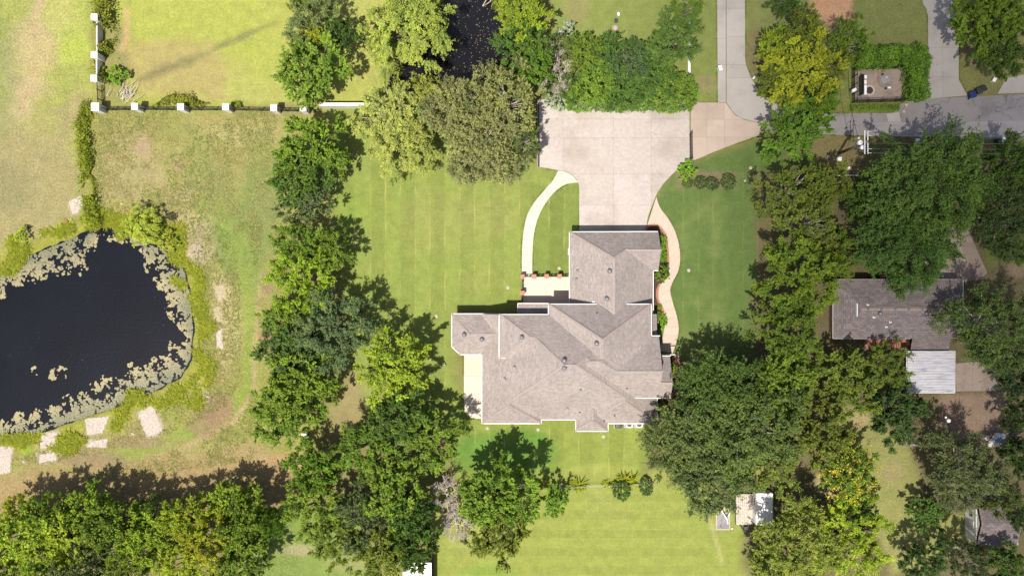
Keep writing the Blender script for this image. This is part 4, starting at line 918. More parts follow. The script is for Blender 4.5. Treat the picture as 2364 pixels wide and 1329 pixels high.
COL = dict(mid=(.102, .148, .022), bright=(.145, .195, .022), lime=(.190, .226, .025), yel=(.175, .185, .020), dark=(.060, .100, .022), deep=(.052, .083, .024), blue=(.060, .088, .036),
           grey=(.160, .166, .064), greydark=(.084, .106, .038), olive=(.106, .130, .025), willow=(.155, .178, .036), lush=(.085, .150, .020), vivid=(.11, .20, .018))
LEAF_GAIN = 2.0
TREE_N = 0
def tree(kind, px, py, r, colr, label, h=None, name='tree', cat='tree', group=None, ry=None, rot=None, parts=('trunk', 'crown'), sc_z=None):
    """px,py,r: the crown as seen from above, in photo pixels"""
    global TREE_N; TREE_N += 1; rr = np.random.default_rng(1000 + TREE_N)
    me, tr, R0, H0 = PROTO[kind]; rm = r * K
    if h is not None and cat == 'tree': h *= 1.04
    if h is None: h = H0 * (rm / R0) ** .6
    zc = h * .62; rm *= (H - zc) / H
    q = P(px, py, zc); s = rm / R0; ang = rr.uniform(0, 6.28) if rot is None else rot
    root = empty(name, (q.x, q.y, gz(q.x, q.y)), 0)
    tag(root, label, cat, group)
    c = np.array(COL[colr] if isinstance(colr, str) else colr) * LEAF_GAIN * rr.uniform(.92, 1.08) * np.array([rr.uniform(.94, 1.06), 1, rr.uniform(.9, 1.1)])
    for nm, mm in ((parts[0], tr), (parts[1], me)):
        o = link(nm, mm, root); sy = s * ((ry / r) if ry else 1)
        o.rotation_euler = (0, 0, ang if not ry else 0); o.scale = (s, sy, h / H0)
        o.color = (*c, 1)
    return root
NT = dict(name='tree')
T = tree
GW = 'trees along the west edge of the lawn'
# --- north-west pair of clumps
T('elm1', 703, 4, 34, 'lime', 'small bright green tree cut by the top edge above the round tree clump', 6)
T('dark1', 716, 58, 68, 'greydark', 'grey-green tree at the top of the clump right of the bright field', 7.5)
T('oak2', 790, 78, 42, 'dark', 'dark green tree on the right side of the top clump', 7.5)
T('small', 733, 86, 29, (.24, .26, .02), 'small yellow-green tree in the middle of the top clump', 7.6)
T('oak1', 714, 165, 84, 'mid', 'broad olive green tree standing over the fence line at its right end', 8)
# --- tree row west of the lawn, north to south
T('oak3', 714, 348, 90, 'mid', 'broad tree just below the fence at the head of the lawn-edge row', 8.5)
T('oak1', 690, 412, 72, 'dark', 'dark green tree second from the fence in the lawn-edge row', 8)
T('open', 700, 470, 62, 'greydark', 'thin grey-green tree with a bare grey limb in the lawn-edge row', 7)
T('elm1', 690, 565, 72, 'mid', 'feathery tree left of the lawn bulge, fourth in the lawn-edge row', 8)
T('elm2', 765, 578, 52, 'mid', 'feathery tree poking out to the lawn beside the fourth tree', 8)
T('elm2', 700, 645, 82, 'bright', 'bright green feathery tree above the dark cedar', 9)
T('oak2', 655, 735, 58, 'mid', 'small tree on the pasture side left of the dark cedar', 7)
T('dark1', 785, 755, 92, 'blue', 'dark blue-green cedar jutting into the lawn', 10)
T('oak1', 680, 815, 78, 'dark', 'dark green tree tucked below left of the cedar', 8)
T('oak3', 690, 880, 92, 'mid', 'wide tree left of the small bare clearing', 8.5)
T('oak2', 655, 955, 82, 'mid', 'pasture-side tree just above the small white box', 8)
T('oak2', 912, 848, 92, 'bright', 'light green broad-leaved tree right of the bare clearing', 9.5)
T('elm1', 918, 965, 88, 'dark', 'dark feathery tree below the light green tree', 9)
T('elm2', 990, 1015, 84, 'mid', 'feathery tree leaning toward the patio corner', 9)
T('elm1', 850, 1030, 85, 'mid', 'feathery tree right of the small white box', 9)
T('oak1', 725, 1085, 62, 'lush', 'lush green tree just below the small white box', 7.5)
T('oak3', 905, 1125, 92, 'mid', 'large tree in the middle of the southern grove', 9)
T('elm2', 725, 1165, 72, 'mid', 'tree at the west side of the southern grove above the lower lawn', 8)
T('open', 830, 1190, 72, 'greydark', 'grey-green tree in the middle of the southern grove', 9)
T('oak1', 945, 1185, 62, 'dark', 'dark tree beside the bare grey tree, on its left', 9)
T('elm1', 780, 1240, 75, 'olive', 'olive tree above the lower lawn stripes', 8)
T('oak2', 880, 1275, 72, 'olive', 'olive tree by the bottom edge left of the white shed', 8.5)
T('oak3', 960, 1265, 58, 'dark', 'dark tree overhanging the white shed', 8)
T('oak1', 1145, 1140, 94, 'mid', 'tall oval tree standing alone between back lawn and bare grey tree', 10, ry=88)
T('oak3', 1150, 1215, 80, 'olive', 'lower southern half of the lone tree pair by the back lawn', 8, ry=88)
T('small', 1282, 1158, 32, 'lush', 'small bushy tree below the wire fence', 4.5, ry=42)
# --- woodland strip in the lower left
for i, (kd, x, y, r, c, lb) in enumerate([
    ('elm1', 40, 1186, 51, 'lime', 'leftmost front tree of the lower left wood'), ('oak2', 110, 1191, 58, 'mid', 'front tree second from left in the lower left wood'),
    ('oak1', 200, 1176, 65, 'bright', 'front tree of the lower left wood below the gravel patches'), ('oak3', 255, 1208, 70, 'mid', 'second-row tree behind the front tree below the gravel patches'),
    ('open', 345, 1186, 43, 'dark', 'dark gap-filling tree in the middle front of the lower left wood'), ('oak2', 340, 1233, 78, 'bright', 'bright tree in the middle of the lower left wood'),
    ('elm2', 430, 1202, 62, 'lime', 'yellow-green tree right of the middle of the lower left wood'), ('oak1', 540, 1161, 62, 'bright', 'foremost tree of the lower left wood beside its long shadow'),
    ('elm1', 480, 1243, 78, 'yel', 'yellowest tree of the lower left wood'), ('oak3', 570, 1213, 72, 'mid', 'right end tree of the lower left wood above the lawn'),
    ('oak2', 560, 1298, 70, 'mid', 'bottom right tree of the lower left wood beside the lawn'), ('elm2', 150, 1243, 80, 'lime', 'yellow-green tree left of centre in the lower left wood'),
    ('oak1', 60, 1233, 78, 'lime', 'left edge tree in the second row of the lower left wood'), ('oak3', 190, 1318, 72, 'greydark', 'grey-green tree at the bottom of the lower left wood'),
    ('elm1', 420, 1298, 70, 'lime', 'yellow-green tree at the bottom edge of the lower left wood'), ('oak2', 90, 1323, 64, 'bright', 'bottom left tree of the lower left wood'),
    ('elm2', 300, 1308, 62, 'mid', 'bottom edge tree beside the bare brown gap'), ('oak2', 8, 1308, 44, 'olive', 'dark olive tree in the lower left corner'), ('elm1', 630, 1202, 43, 'lush', 'small tree joining the lower left wood to the southern grove')]):
    T(kd, x, y, r, c, lb, 8.6 if y > 1190 else 6.6)
# --- trees round the northern pond
T('willow', 945, 62, 104, 'willow', 'big yellow-green willow left of the small black pond', 9)
T('willow', 872, 105, 34, 'willow', 'low willow skirt on the left of the big willow', 4)
T('willow2', 985, 212, 44, 'willow', 'yellowish willow at the lower shore of the black pond', 7)
T('willow2', 905, 265, 82, (.160, .176, .042), 'yellow-green willow overhanging the white wall end', 8)
T('willow', 935, 335, 78, (.17, .19, .045), 'lower yellow-green willow above the lawn', 8)
T('big2', 1070, 255, 98, 'grey', 'grey-green spreading tree with bare limbs left of the motor court', 10)
T('open', 1175, 235, 84, 'grey', 'grey-green tree below the black pond by the court corner', 10)
T('big2', 1115, 345, 98, 'grey', 'lower grey-green spreading tree overhanging the lawn', 9)
T('open', 1205, 325, 50, 'greydark', 'dusty green tree reaching over the court wall', 8)
T('oak2', 1210, 30, 74, 'bright', 'bright green tree right of the black pond at the top edge', 9)
T('elm2', 1205, 110, 66, 'dark', 'dark green tree on the right shore of the black pond', 8.5)
T('oak1', 1240, 150, 46, 'lush', 'lush low tree at the pond shore next to the bare brush', 7)
# --- thicket north of the motor court
for kd, x, y, r, c, lb, hh in [('shrub2', 1308, 78, 28, (.21, .24, .16), 'pale silvery shrub above the bare brush', 3), ('shrub2', 1287, 232, 26, (.21, .24, .16), 'pale silvery shrub at the court corner', 3),
    ('brush', 1350, 120, 46, 'mid', 'olive shrub at the north-west of the thicket', 5), ('brush', 1400, 125, 52, 'dark', 'dark shrub at the north edge of the thicket', 5), ('brush', 1370, 190, 56, 'mid', 'shrub in the middle left of the thicket', 5),
    ('brush', 1455, 150, 52, 'blue', 'bluish shrub in the middle of the thicket', 5), ('brush', 1440, 205, 56, 'dark', 'dark shrub low in the middle of the thicket', 5), ('brush', 1510, 185, 56, 'dark', 'shrub under the dark round tree', 5), ('brush', 1555, 205, 52, 'mid', 'shrub at the right end of the thicket', 4.5), ('brush', 1320, 205, 38, 'dark', 'shrub between silvery shrub and thicket', 4), ('brush', 1275, 190, 36, 'greydark', 'low dusty shrub under the bare brush', 3), ('brush', 1300, 110, 34, 'greydark', 'dusty shrub between the pale silvery shrub and the bare brush', 3.5), ('brush', 1500, 120, 40, 'dark', 'dark shrub left of the dark round tree', 4.5)]:
    T(kd, x, y, r, c, lb, hh, name='shrub', cat='shrub', parts=('stem', 'foliage'))
T('dark1', 1555, 95, 64, 'dark', 'dark round tree beside the narrow drive', 8)
T('open', 1585, 20, 42, 'mid', 'thin tree at the top edge beside the narrow drive', 7)
# --- north-east
T('elm1', 1812, 8, 42, 'dark', 'dark tree at the top edge by the orange soil patch', 7)
T('oak1', 1795, 105, 48, 'bright', 'green tree at the left of the golden tree', 7)
T('oak3', 1850, 85, 58, 'olive', 'olive tree at the top of the golden tree clump', 8)
T('oak2', 1850, 170, 98, 'yel', 'golden yellow tree left of the pump enclosure', 9.5)
T('oak1', 1790, 185, 48, 'olive', 'olive tree beside the drive at the golden clump', 7)
T('open', 1963, 95, 52, 'mid', 'soft green tree right of the golden tree', 7.5)
T('dark1', 1925, 150, 44, 'olive', 'olive tree between the golden tree and the pump enclosure', 6.5)
T('oak3', 1880, 250, 58, 'lush', 'green tree overhanging the lane, upper of the two', 8)
T('oak2', 1832, 305, 78, 'lush', 'lush green tree standing over the end of the lane', 8.5)
T('oak1', 2275, 50, 82, 'mid', 'big tree in the upper right corner beside the drive', 9.5)
T('oak2', 2315, 125, 62, 'dark', 'darker tree below the upper right corner tree', 8.5)
T('elm2', 2350, 40, 55, 'dark', 'tree at the right edge in the upper corner', 8.5)
# --- east belt
T('open', 1825, 445, 80, 'olive', 'olive tree with bare twigs at the upper end of the east belt', 8.5)
T('oak1', 1895, 430, 58, 'olive', 'olive tree by the pole verge', 8)
T('open', 1860, 515, 78, 'olive', 'dull olive tree with bare twigs in the east belt', 9)
T('wind', 2140, 425, 138, 'dark', 'huge dark tree with wind-combed foliage south of the lane', 12)
T('wind', 2085, 565, 112, 'dark', 'huge dark tree overhanging the second house roof', 11)
T('oak2', 1995, 465, 58, 'dark', 'dark tree between olive trees and the huge tree', 8)
T('elm1', 1925, 555, 45, 'mid', 'mid green tree between the belt and the huge tree', 7)
T('oak3', 2325, 385, 72, 'dark', 'dark tree at the right edge below the lane', 9)
T('big2', 2320, 500, 82, (.062, .09, .03), 'dark tree at the right edge beside the stained drive', 9.5)
T('elm2', 2345, 570, 50, 'dark', 'low dark tree at the right edge above the big crown', 7)
T('elm2', 1850, 640, 105, (.095, .135, .02), 'large feathery tree at the right side of the green lawn', 10.5)
T('elm1', 1820, 760, 92, (.09, .13, .02), 'large feathery tree below it at the lawn edge', 10)
T('elm2', 1910, 600, 55, 'olive', 'feathery tree beside the huge dark crowns', 8.5)
T('big2', 2285, 760, 106, (.076, .104, .034), 'big grey-green tree leaning over the east end of the second house', 11)
T('oak2', 2345, 870, 56, (.055, .08, .03), 'dark tree at the right edge below the grey-green crown', 9)
T('elm1', 2350, 955, 44, 'deep', 'very dark tree at the right edge beside the bare yard', 8)
T('oak1', 1960, 875, 78, 'olive', 'olive tree left of the metal carport', 8.5)
T('elm2', 2040, 845, 58, 'olive', 'bright olive tree touching the metal carport', 8)
T('oak3', 2065, 950, 72, 'deep', 'dark tree below the metal carport', 8.5)
# --- great crowns south-east of the big house
T('big1', 1668, 905, 100, (.066, .098, .022), 'great crown at the entrance corner of the big house', 11)
T('big1', 1590, 1015, 98, 'greydark', 'grey-green great crown touching the back lawn', 10.5)
T('big2', 1720, 985, 128, (.080, .108, .030), 'largest crown in the grove south-east of the big house', 12)
T('oak1', 1800, 885, 86, 'mid', 'mid green crown in the grove behind the entrance', 10)
T('oak3', 1885, 985, 86, 'olive', 'olive crown at the right of the grove by the dry path', 10)
T('big1', 1640, 1095, 88, 'greydark', 'grey-green crown above the boat trailer', 10)
T('elm1', 1780, 1062, 80, (.125, .15, .035), 'soft green crown above the white camper', 10)
fl = T('oak2', 1958, 1090, 72, 'mid', 'dark tree covered in yellow blossom beside the dry path', 8.5)
T('oak1', 1985, 1170, 40, 'dark', 'small dark tree below the yellow blossom tree', 6)
T('big2', 1838, 1255, 104, (.14, .155, .035), 'large olive tree right of the camper', 10)
T('elm2', 1955, 1245, 96, 'bright', 'light green tree at the bottom by the dim lawn', 9.5)
T('open', 1775, 1310, 62, 'olive', 'thin olive tree at the bottom edge right of the striped lawn', 8)
# --- south-east corner
T('big2', 2215, 1085, 92, (.084, .104, .044), 'grey-green crown standing in the dim yard above the shed', 10)
T('oak3', 2295, 1135, 52, (.08, .10, .035), 'crown overhanging the white shed roof', 8)
T('small', 2142, 1180, 46, 'dark', 'small dark round tree left of the shed', 5)
T('elm1', 2130, 1295, 62, 'deep', 'very dark tree at the bottom edge below the small round tree', 8)
T('open', 2225, 1285, 56, (.06, .075, .03), 'thin dark tree below the shed', 8)
T('oak2', 2320, 1300, 56, 'dark', 'dark tree in the lower right corner', 8)
T('oak1', 2352, 1050, 46, 'deep', 'dark tree at the right edge above the shed', 8)
T('elm2', 2355, 1190, 34, 'deep', 'narrow dark tree at the right edge beside the shed', 7)
# yellow blossom on the flowering tree
Vb, tb, _ = crown_arrays(seed=77, R=5, Rz=3.65, zc=5.7, clumps=95, twigs=7, leaves=4, leaf=.24, lobes=.3, inner=.05)
m_, nt_, N_, L_, b__ = newmat('yellow_blossom'); b__.inputs['Base Color'].default_value = (.52, .42, .03, 1); b__.inputs['Roughness'].default_value = .7
o = link('blossom', fast_mesh('blossom', Vb, np.arange(len(Vb)).reshape(-1, 4), m_), fl); cr_ = [c for c in fl.children if c.name.startswith('crown')][0]
o.scale = cr_.scale; o.rotation_euler = cr_.rotation_euler

# --- bare trees: branches only
def dead_mesh(seed, R, Hh, gens=4, mat='palebark'):
    r = random.Random(seed); mb = MB()
    def grow(p, d, L_, rad, g):
        mid = p + d * L_ * .5 + Vector((r.gauss(0, .06), r.gauss(0, .06), r.gauss(0, .06))) * L_; e = p + d * L_ + Vector((r.gauss(0, .08), r.gauss(0, .08), r.gauss(0, .05))) * L_
        mb.tube([p, mid, e], [rad, rad * .8, rad * .55], 5 if g > 1 else 3, cap=False)
        if g == 0: return
        for k in range(r.choice((3, 4, 4, 5))):
            a = r.uniform(0, 6.28); nd = (d + Vector((math.cos(a), math.sin(a), r.uniform(-.25, .45))) * r.uniform(.5, 1.0)).normalized()
            st = p + (e - p) * r.uniform(.45, 1.0); grow(st, nd, L_ * r.uniform(.55, .8), rad * .62, g - 1)
    for k in range(4):
        a = k * 1.57 + r.uniform(-.4, .4); grow(Vector((0, 0, Hh * .25)), Vector((math.cos(a) * .8, math.sin(a) * .8, .8)).normalized(), R * .52, .09, gens)
    mb.tube([(0, 0, -.2), (0, 0, Hh * .3)], [.16, .1], 8)
    return mb.mesh('branches', M[mat], True)
for x, y, r, ry, hh, lb, sd in ((1028, 1150, 46, 56, 7.5, 'bare grey leafless tree between the southern grove and the lone oval tree', 3), (1050, 1218, 46, 52, 6.5, 'lower bare grey leafless tree beside the lone oval tree', 4), (1288, 158, 50, 62, 5.5, 'bare grey brush beside the thicket', 9)):
    q = P(x, y, hh * .6); root = empty('bare_tree', (q.x, q.y, 0)); tag(root, lb, 'bare tree'); o = link('branches', dead_mesh(sd, 2.4, hh), root); s_ = r * K / 2.4; o.scale = (s_, ry * K / 2.4, 1)

# --- clipped shrubs, hedges, bed plants
def shrub(kind, px, py, r, colr, label, h, group=None, ry=None, name='shrub'):
    return tree(kind, px, py, r, colr, label, h, name=name, cat='shrub', group=group, ry=ry, parts=('stem', 'foliage'))
shrub('shrub', 1586, 392, 23, 'vivid', 'bright green rounded shrub at the gate end of the driveway', 1.9)
shrub('round', 1588, 423, 12.5, 'dark', 'smallest clipped shrub, under the bright green shrub', .9)
shrub('round', 1618, 422, 15.5, 'deep', 'dark clipped ball shrub, left one of the touching pair', 1.2)
shrub('round', 1645, 424, 15.5, 'deep', 'dark clipped ball shrub, right one of the touching pair', 1.2)
shrub('round', 1682, 421, 18.5, 'deep', 'largest dark clipped ball shrub, farthest right of the row', 1.4)
shrub('round', 1435, 1133, 22, 'deep', 'dark round bush below the wire fence', 1.7)
shrub('round', 1492, 1124, 16, 'deep', 'smaller dark bush at the right end of the wire fence', 1.5, ry=20)
shrub('shrub2', 1530, 633, 19, 'vivid', 'bright green young tree in the bed beside the east path', 2.6)
shrub('round', 1515, 728, 12, 'olive', 'light green round bush in the lower bed by the house', 1.0)
shrub('shrub', 1530, 743, 12, 'vivid', 'bright green bush in the lower bed beside the path', 1.0, ry=18)
shrub('shrub', 1513, 758, 11, 'dark', 'dark bush at the foot of the lower bed', .9, ry=9)
shrub('shrub', 1524, 708, 6, 'yel', 'tiny yellow-leaved plant in the bed', .5)
shrub('shrub', 1519, 712, 4.5, 'yel', 'tinier yellow plant beside it in the bed', .4)
shrub('round', 1554, 850, 7, 'lime', 'light green clipped bush by the entrance bed', .9, ry=13)
shrub('shrub', 1527, 935, 7, 'lime', 'narrow green bush below the entrance gable', .8, ry=18)
def hedge_mesh(L_, W, Hh, seed, dens=42, leaf=.15):
    r = np.random.default_rng(seed); area = L_ * W + 2 * Hh * (L_ + W); n = int(area * dens)
    pick = r.random(n); top = pick < .6; x = r.uniform(-L_ / 2, L_ / 2, n); y = r.uniform(-W / 2, W / 2, n); z = np.where(top, Hh, r.uniform(.05, Hh, n))
    sx = ~top & (pick < .8); x = np.where(sx, np.sign(x) * L_ / 2, x); sy = ~top & (pick >= .8); y = np.where(sy, np.sign(y) * W / 2, y)
    lum = fbm(x, y, .8, seed, 3); z = z * (.72 + .5 * lum); l2 = fbm(x + 31, y + 7, 1.6, seed + 5, 3); wob = min(1, min(L_, W) / 2.2); x = x * (1 + (l2 - .5) * .5 * wob / max(L_ / 2, 1)) + np.sign(x) * (lum - .5) * .9 * wob * (~top); y = y + np.sign(y) * (lum - .5) * .9 * wob * (np.abs(y) > W * .3); z = z * (1 + (l2 - .5) * .9 * wob); pos = np.stack([x, y, z], -1) + r.normal(0, .08, (n, 3)) * np.array([1, 1, .8])
    nr = unit(r.normal(0, .7, (n, 3)) + np.array([0, 0, .8])); ax = unit(r.normal(0, 1, (n, 3))); ln = leaf * r.uniform(.7, 1.4, n)
    pos[:, 2] = np.maximum(pos[:, 2], .05)
    V = quad_leaves(pos, ax, nr, ln, ln * r.uniform(.5, .8, n)); t = np.clip(.5 + (lum - .5) * .9 + r.normal(0, .16, n), 0, 1)
    return fast_mesh('foliage', V, np.arange(len(V)).reshape(-1, 4), M['leaf'], np.repeat(t, 4))
def hedge(px, py, w, d, h, colr, label, rz=0, dens=42, leaf=.15, name='hedge'):
    q = P(px, py, h * .7); root = empty(name, (q.x, q.y, gz(q.x, q.y)), rz); tag(root, label, 'hedge')
    o = link('foliage', hedge_mesh(w * K, d * K, h, int(px * 7 + py), dens, leaf), root); o.color = (*[v * LEAF_GAIN for v in COL[colr]], 1)
    mb = MB()
    for i in range(max(2, int(w * K / 1.2))):
        t = -w * K / 2 + (i + .5) * w * K / max(2, int(w * K / 1.2)); mb.tube([(t, 0, -.05), (t + .05, .03, h * .5), (t, 0, h * .8)], [.04, .03, .015], 5)
    mb.build('stems', M['bark'], root)
hedge(1531, 562, 14, 28, .9, 'vivid', 'upper clipped green hedge block between garage and path', dens=150, leaf=.1)
hedge(1531, 593, 14, 22, .9, 'vivid', 'lower clipped green hedge block between garage and path', dens=150, leaf=.1)
hedge(1455, 229, 282, 46, 2.0, 'lush', 'long bright green hedge along the north side of the motor court', dens=95, leaf=.2)
hedge(2062, 128, 158, 46, 2.6, 'lush', 'overgrown hedge along the north side of the pump enclosure', dens=105, leaf=.2)
hedge(2117, 180, 40, 92, 2.6, 'lush', 'overgrown hedge along the east side of the pump enclosure', dens=105, leaf=.2)
hedge(2020, 248, 110, 12, .5, 'lush', 'low weeds between pump enclosure fence and lane', dens=60, leaf=.14)

# --- weeds, vines, tall grass: one mass each
TRACK = [(555, 560), (572, 640), (578, 760), (576, 870), (540, 950), (440, 1000), (300, 1050), (150, 1085), (-100, 1110)]
def off_paths(px, py):
    x = (px - CX) * K; y = (CY - py) * K; k = ldist(x, y, TRACK) > 1.0
    for g in GRAVEL: k &= sdist(x, y, g) < -.05
    return k
def blades(px, py, n_per, hgt, wid, seed, lean=.5):
    """tufts of upright blades at the given pixels: triangles"""
    r = np.random.default_rng(seed); m = len(px) * n_per; x = np.repeat((px - CX) * K, n_per) + r.normal(0, .09, m); y = np.repeat((CY - py) * K, n_per) + r.normal(0, .09, m)
    ix = np.clip(np.searchsorted(gx, x), 0, nvx - 1); iy = np.clip(np.searchsorted(gy, y), 0, nvy - 1); z = np.maximum(Z[iy, ix], WATER_Z) - .02
    a = r.uniform(0, 6.28, m); hh = hgt * r.uniform(.5, 1.3, m); d = np.stack([np.cos(a), np.sin(a)], -1); w = wid * r.uniform(.6, 1.3, m); ln = r.uniform(.2, 1, m) * lean * hh * 2
    b0 = np.stack([x - d[:, 1] * w, y + d[:, 0] * w, z], -1); b1 = np.stack([x + d[:, 1] * w, y - d[:, 0] * w, z], -1); tp = np.stack([x + d[:, 0] * ln, y + d[:, 1] * ln, z + hh], -1)
    return np.stack([b0, b1, tp], 1).reshape(-1, 3), m, r
def grass_stuff(name, label, px, py, n_per, hgt, wid, colr, seed, cat='grass', lean=.5, tint0=.5, tsd=.2):
    if name != 'edge_grass': kk = off_paths(px, py); px = px[kk]; py = py[kk]
    V, m, r = blades(px, py, n_per, hgt, wid, seed, lean)
    o = link(name, fast_mesh(name, V, np.arange(m * 3).reshape(-1, 3), M['leaf'], np.repeat(np.clip(r.normal(tint0, tsd, m), 0, 1), 3), tris=True)); o.color = (*colr, 1); tag(o, label, cat, kind='stuff')
r_ = np.random.default_rng(21)
def in_poly(n, poly, seed, extra=None):
    r = np.random.default_rng(seed); a = np.array(poly); px = r.uniform(a[:, 0].min(), a[:, 0].max(), n); py = r.uniform(a[:, 1].min(), a[:, 1].max(), n)
    k = sdist((px - CX) * K, (CY - py) * K, poly) > 0
    return px[k], py[k]
PAST = [(225, 258), (640, 258), (610, 500), (590, 900), (620, 1060), (300, 1100), (0, 1115), (-60, 1080), (200, 1020), (430, 920), (470, 700), (440, 560), (330, 500), (210, 480)]
px_, py_ = in_poly(30000, PAST, 31); k_ = fbm((px_ - CX) * K, (CY - py_) * K, 3, 44) > .47; grass_stuff('pasture_grass', 'rough straw-coloured grass of the pasture round the pond', px_[k_], py_[k_], 4, .16, .04, (.36, .33, .135), 51, lean=1.2)
px_, py_ = in_poly(16000, PAST, 32); k_ = fbm((px_ - CX) * K, (CY - py_) * K, 4, 47) > .52; grass_stuff('pasture_weeds', 'green weeds growing through the rough pasture', px_[k_], py_[k_], 4, .15, .05, (.22, .26, .07), 52, lean=1.2)
def ring(n, pond, lo, hi, seed, px0=-60):
    r = np.random.default_rng(seed); a = np.array(pond); px = r.uniform(max(a[:, 0].min() - 80, px0), a[:, 0].max() + 80, n); py = r.uniform(a[:, 1].min() - 80, a[:, 1].max() + 80, n)
    x = (px - CX) * K; y = (CY - py) * K; fq = fbm(x, y, 1.6, seed + 9, 3); d = -sdist(x, y, pond) + (fbm(x, y, 2.5, seed) - .5) * 4 + (fbm(x, y, 7, seed + 3, 2) - .5) * 5; d = np.where(fq < .42, 99, d); k = (d > lo) & (d < hi); return px[k], py[k]
px_, py_ = ring(60000, POND_W, -.15, 1.7, 33); grass_stuff('pond_bank_weeds', 'yellow-green weeds and rushes fringing the big pond', px_, py_, 5, .35, .06, (.34, .36, .045), 53, 'weeds', lean=1.1, tsd=.3)
px_, py_ = ring(9000, POND_N, -.2, 1.2, 34, 850); grass_stuff('pond_bank_weeds', 'green weeds along the shore of the small black pond', px_, py_, 4, .5, .06, (.26, .30, .05), 54, 'weeds', lean=.7)
def vines(name, label, line, w, n, hgt, colr, seed, leaf=.2, cat='vines'):
    r = np.random.default_rng(seed); q = np.array(line, float); s = np.concatenate([[0], np.cumsum(np.hypot(*np.diff(q, axis=0).T))]); t = r.uniform(0, s[-1], n)
    px = np.interp(t, s, q[:, 0]) + r.normal(0, w * .45, n); py = np.interp(t, s, q[:, 1]) + r.normal(0, w * .45, n); x = (px - CX) * K; y = (CY - py) * K
    f = fbm(x, y, 1.8, seed, 3); k = f > .43; x, y, f = x[k], y[k], f[k]; m = len(x); z = hgt * np.clip((f - .38) * 4, .1, 1.25) * r.random(m) ** .5
    ln = leaf * r.uniform(.6, 1.5, m); V = quad_leaves(np.stack([x, y, z + .05], -1), unit(r.normal(0, 1, (m, 3))), unit(r.normal(0, .7, (m, 3)) + np.array([0, 0, .9])), ln, ln * r.uniform(.4, .8, m))
    o = link(name, fast_mesh(name, V, np.arange(len(V)).reshape(-1, 4), M['leaf'], np.repeat(np.clip(f + r.normal(0, .17, m), 0, 1), 4))); o.color = (*colr, 1); tag(o, label, cat, kind='stuff')
vines('fence_vines', 'green vines and brush smothering the west fence above its corner', [(240, -20), (248, 60), (243, 110), (245, 170), (262, 185)], 22, 9000, 1.7, (.25, .27, .045), 61)
vines('hedgerow', 'strip of green brush running down from the fence corner to the pond', [(205, 245), (192, 290), (200, 350), (206, 420), (212, 490), (225, 520)], 19, 8500, 1.2, (.25, .29, .035), 62)
vines('fence_brush', 'loose green brush growing along the white pier fence', [(325, 243), (380, 232), (450, 238), (470, 240)], 14, 3400, 1.2, (.25, .27, .045), 63)
vines('fence_brush', 'small weed clump right of the fourth white pier', [(540, 243), (556, 245)], 7, 300, 1.0, (.25, .29, .045), 64)
shrub('shrub2', 268, 172, 26, 'vivid', 'bright green bush at the bend of the vine-covered fence', 2.0)
shrub('shrub2', 232, 40, 24, 'olive', 'yellow-green bush in the vines at the top left fence', 2.2, ry=34)
T('willow', 325, 522, 46, (.17, .195, .028), 'small yellow-green willow on the top bank of the big pond', 3.4)
shrub('shrub2', 385, 555, 30, (.165, .19, .028), 'yellow-green bank bush right of the small willow', 1.6, ry=26)
shrub('shrub2', 48, 543, 20, (.22, .26, .02), 'round yellow-green bush on the left bank above the pads', 1.6)
shrub('shrub', 395, 500, 10, (.06, .075, .03), 'dark tuft on the pasture beside the small willow', 1.1)
# spiky plants along the wire fence
def spiky(px, py, r, n, label):
    q = P(px, py); rr = np.random.default_rng(int(px)); root = empty('spiky_plant', (q.x, q.y, 0)); tag(root, label, 'plant')
    V = []; F = []; 
    for i in range(n):
        a = rr.uniform(0, 6.28); L_ = r * K * rr.uniform(.6, 1.15); ux, uy = math.cos(a), math.sin(a); w = .045; ox, oy = rr.normal(0, r * K * .3), rr.normal(0, r * K * .12); b_ = len(V)
        V += [(ox - uy * w, oy + ux * w, 0), (ox + uy * w, oy - ux * w, 0), (ox + ux * L_ * .6 + uy * w * 1.3, oy + uy * L_ * .6 - ux * w * 1.3, L_ * .7), (ox + ux * L_ * .6 - uy * w * 1.3, oy + uy * L_ * .6 + ux * w * 1.3, L_ * .7), (ox + ux * L_ * 1.1, oy + uy * L_ * 1.1, L_ * .5)]
        F += [(b_, b_ + 1, b_ + 2, b_ + 3), (b_ + 3, b_ + 2, b_ + 4)]
    me = bpy.data.meshes.new('leaves'); me.from_pydata(V, [], F); me.materials.append(M['leaf']); at_ = me.attributes.new('tint', 'FLOAT', 'POINT'); at_.data.foreach_set('value', np.repeat(rr.uniform(.3, .9, n), 5).astype(np.float32))
    o = link('leaves', me, root); o.color = (.27, .30, .025, 1)
for x, y, r, n, lb in ((1333, 1118, 20, 60, 'yellow-green spiky plant in the middle of the wire fence'), (1275, 1122, 12, 26, 'spiky plant at the left end of the wire fence'), (1400, 1116, 12, 26, 'small spiky plant between the two large ones'), (1442, 1111, 24, 80, 'largest yellow-green spiky plant above the dark round bush'), (1252, 1118, 14, 26, 'spiky tuft touching the lone oval tree')):
    spiky(x, y, r, n, lb)
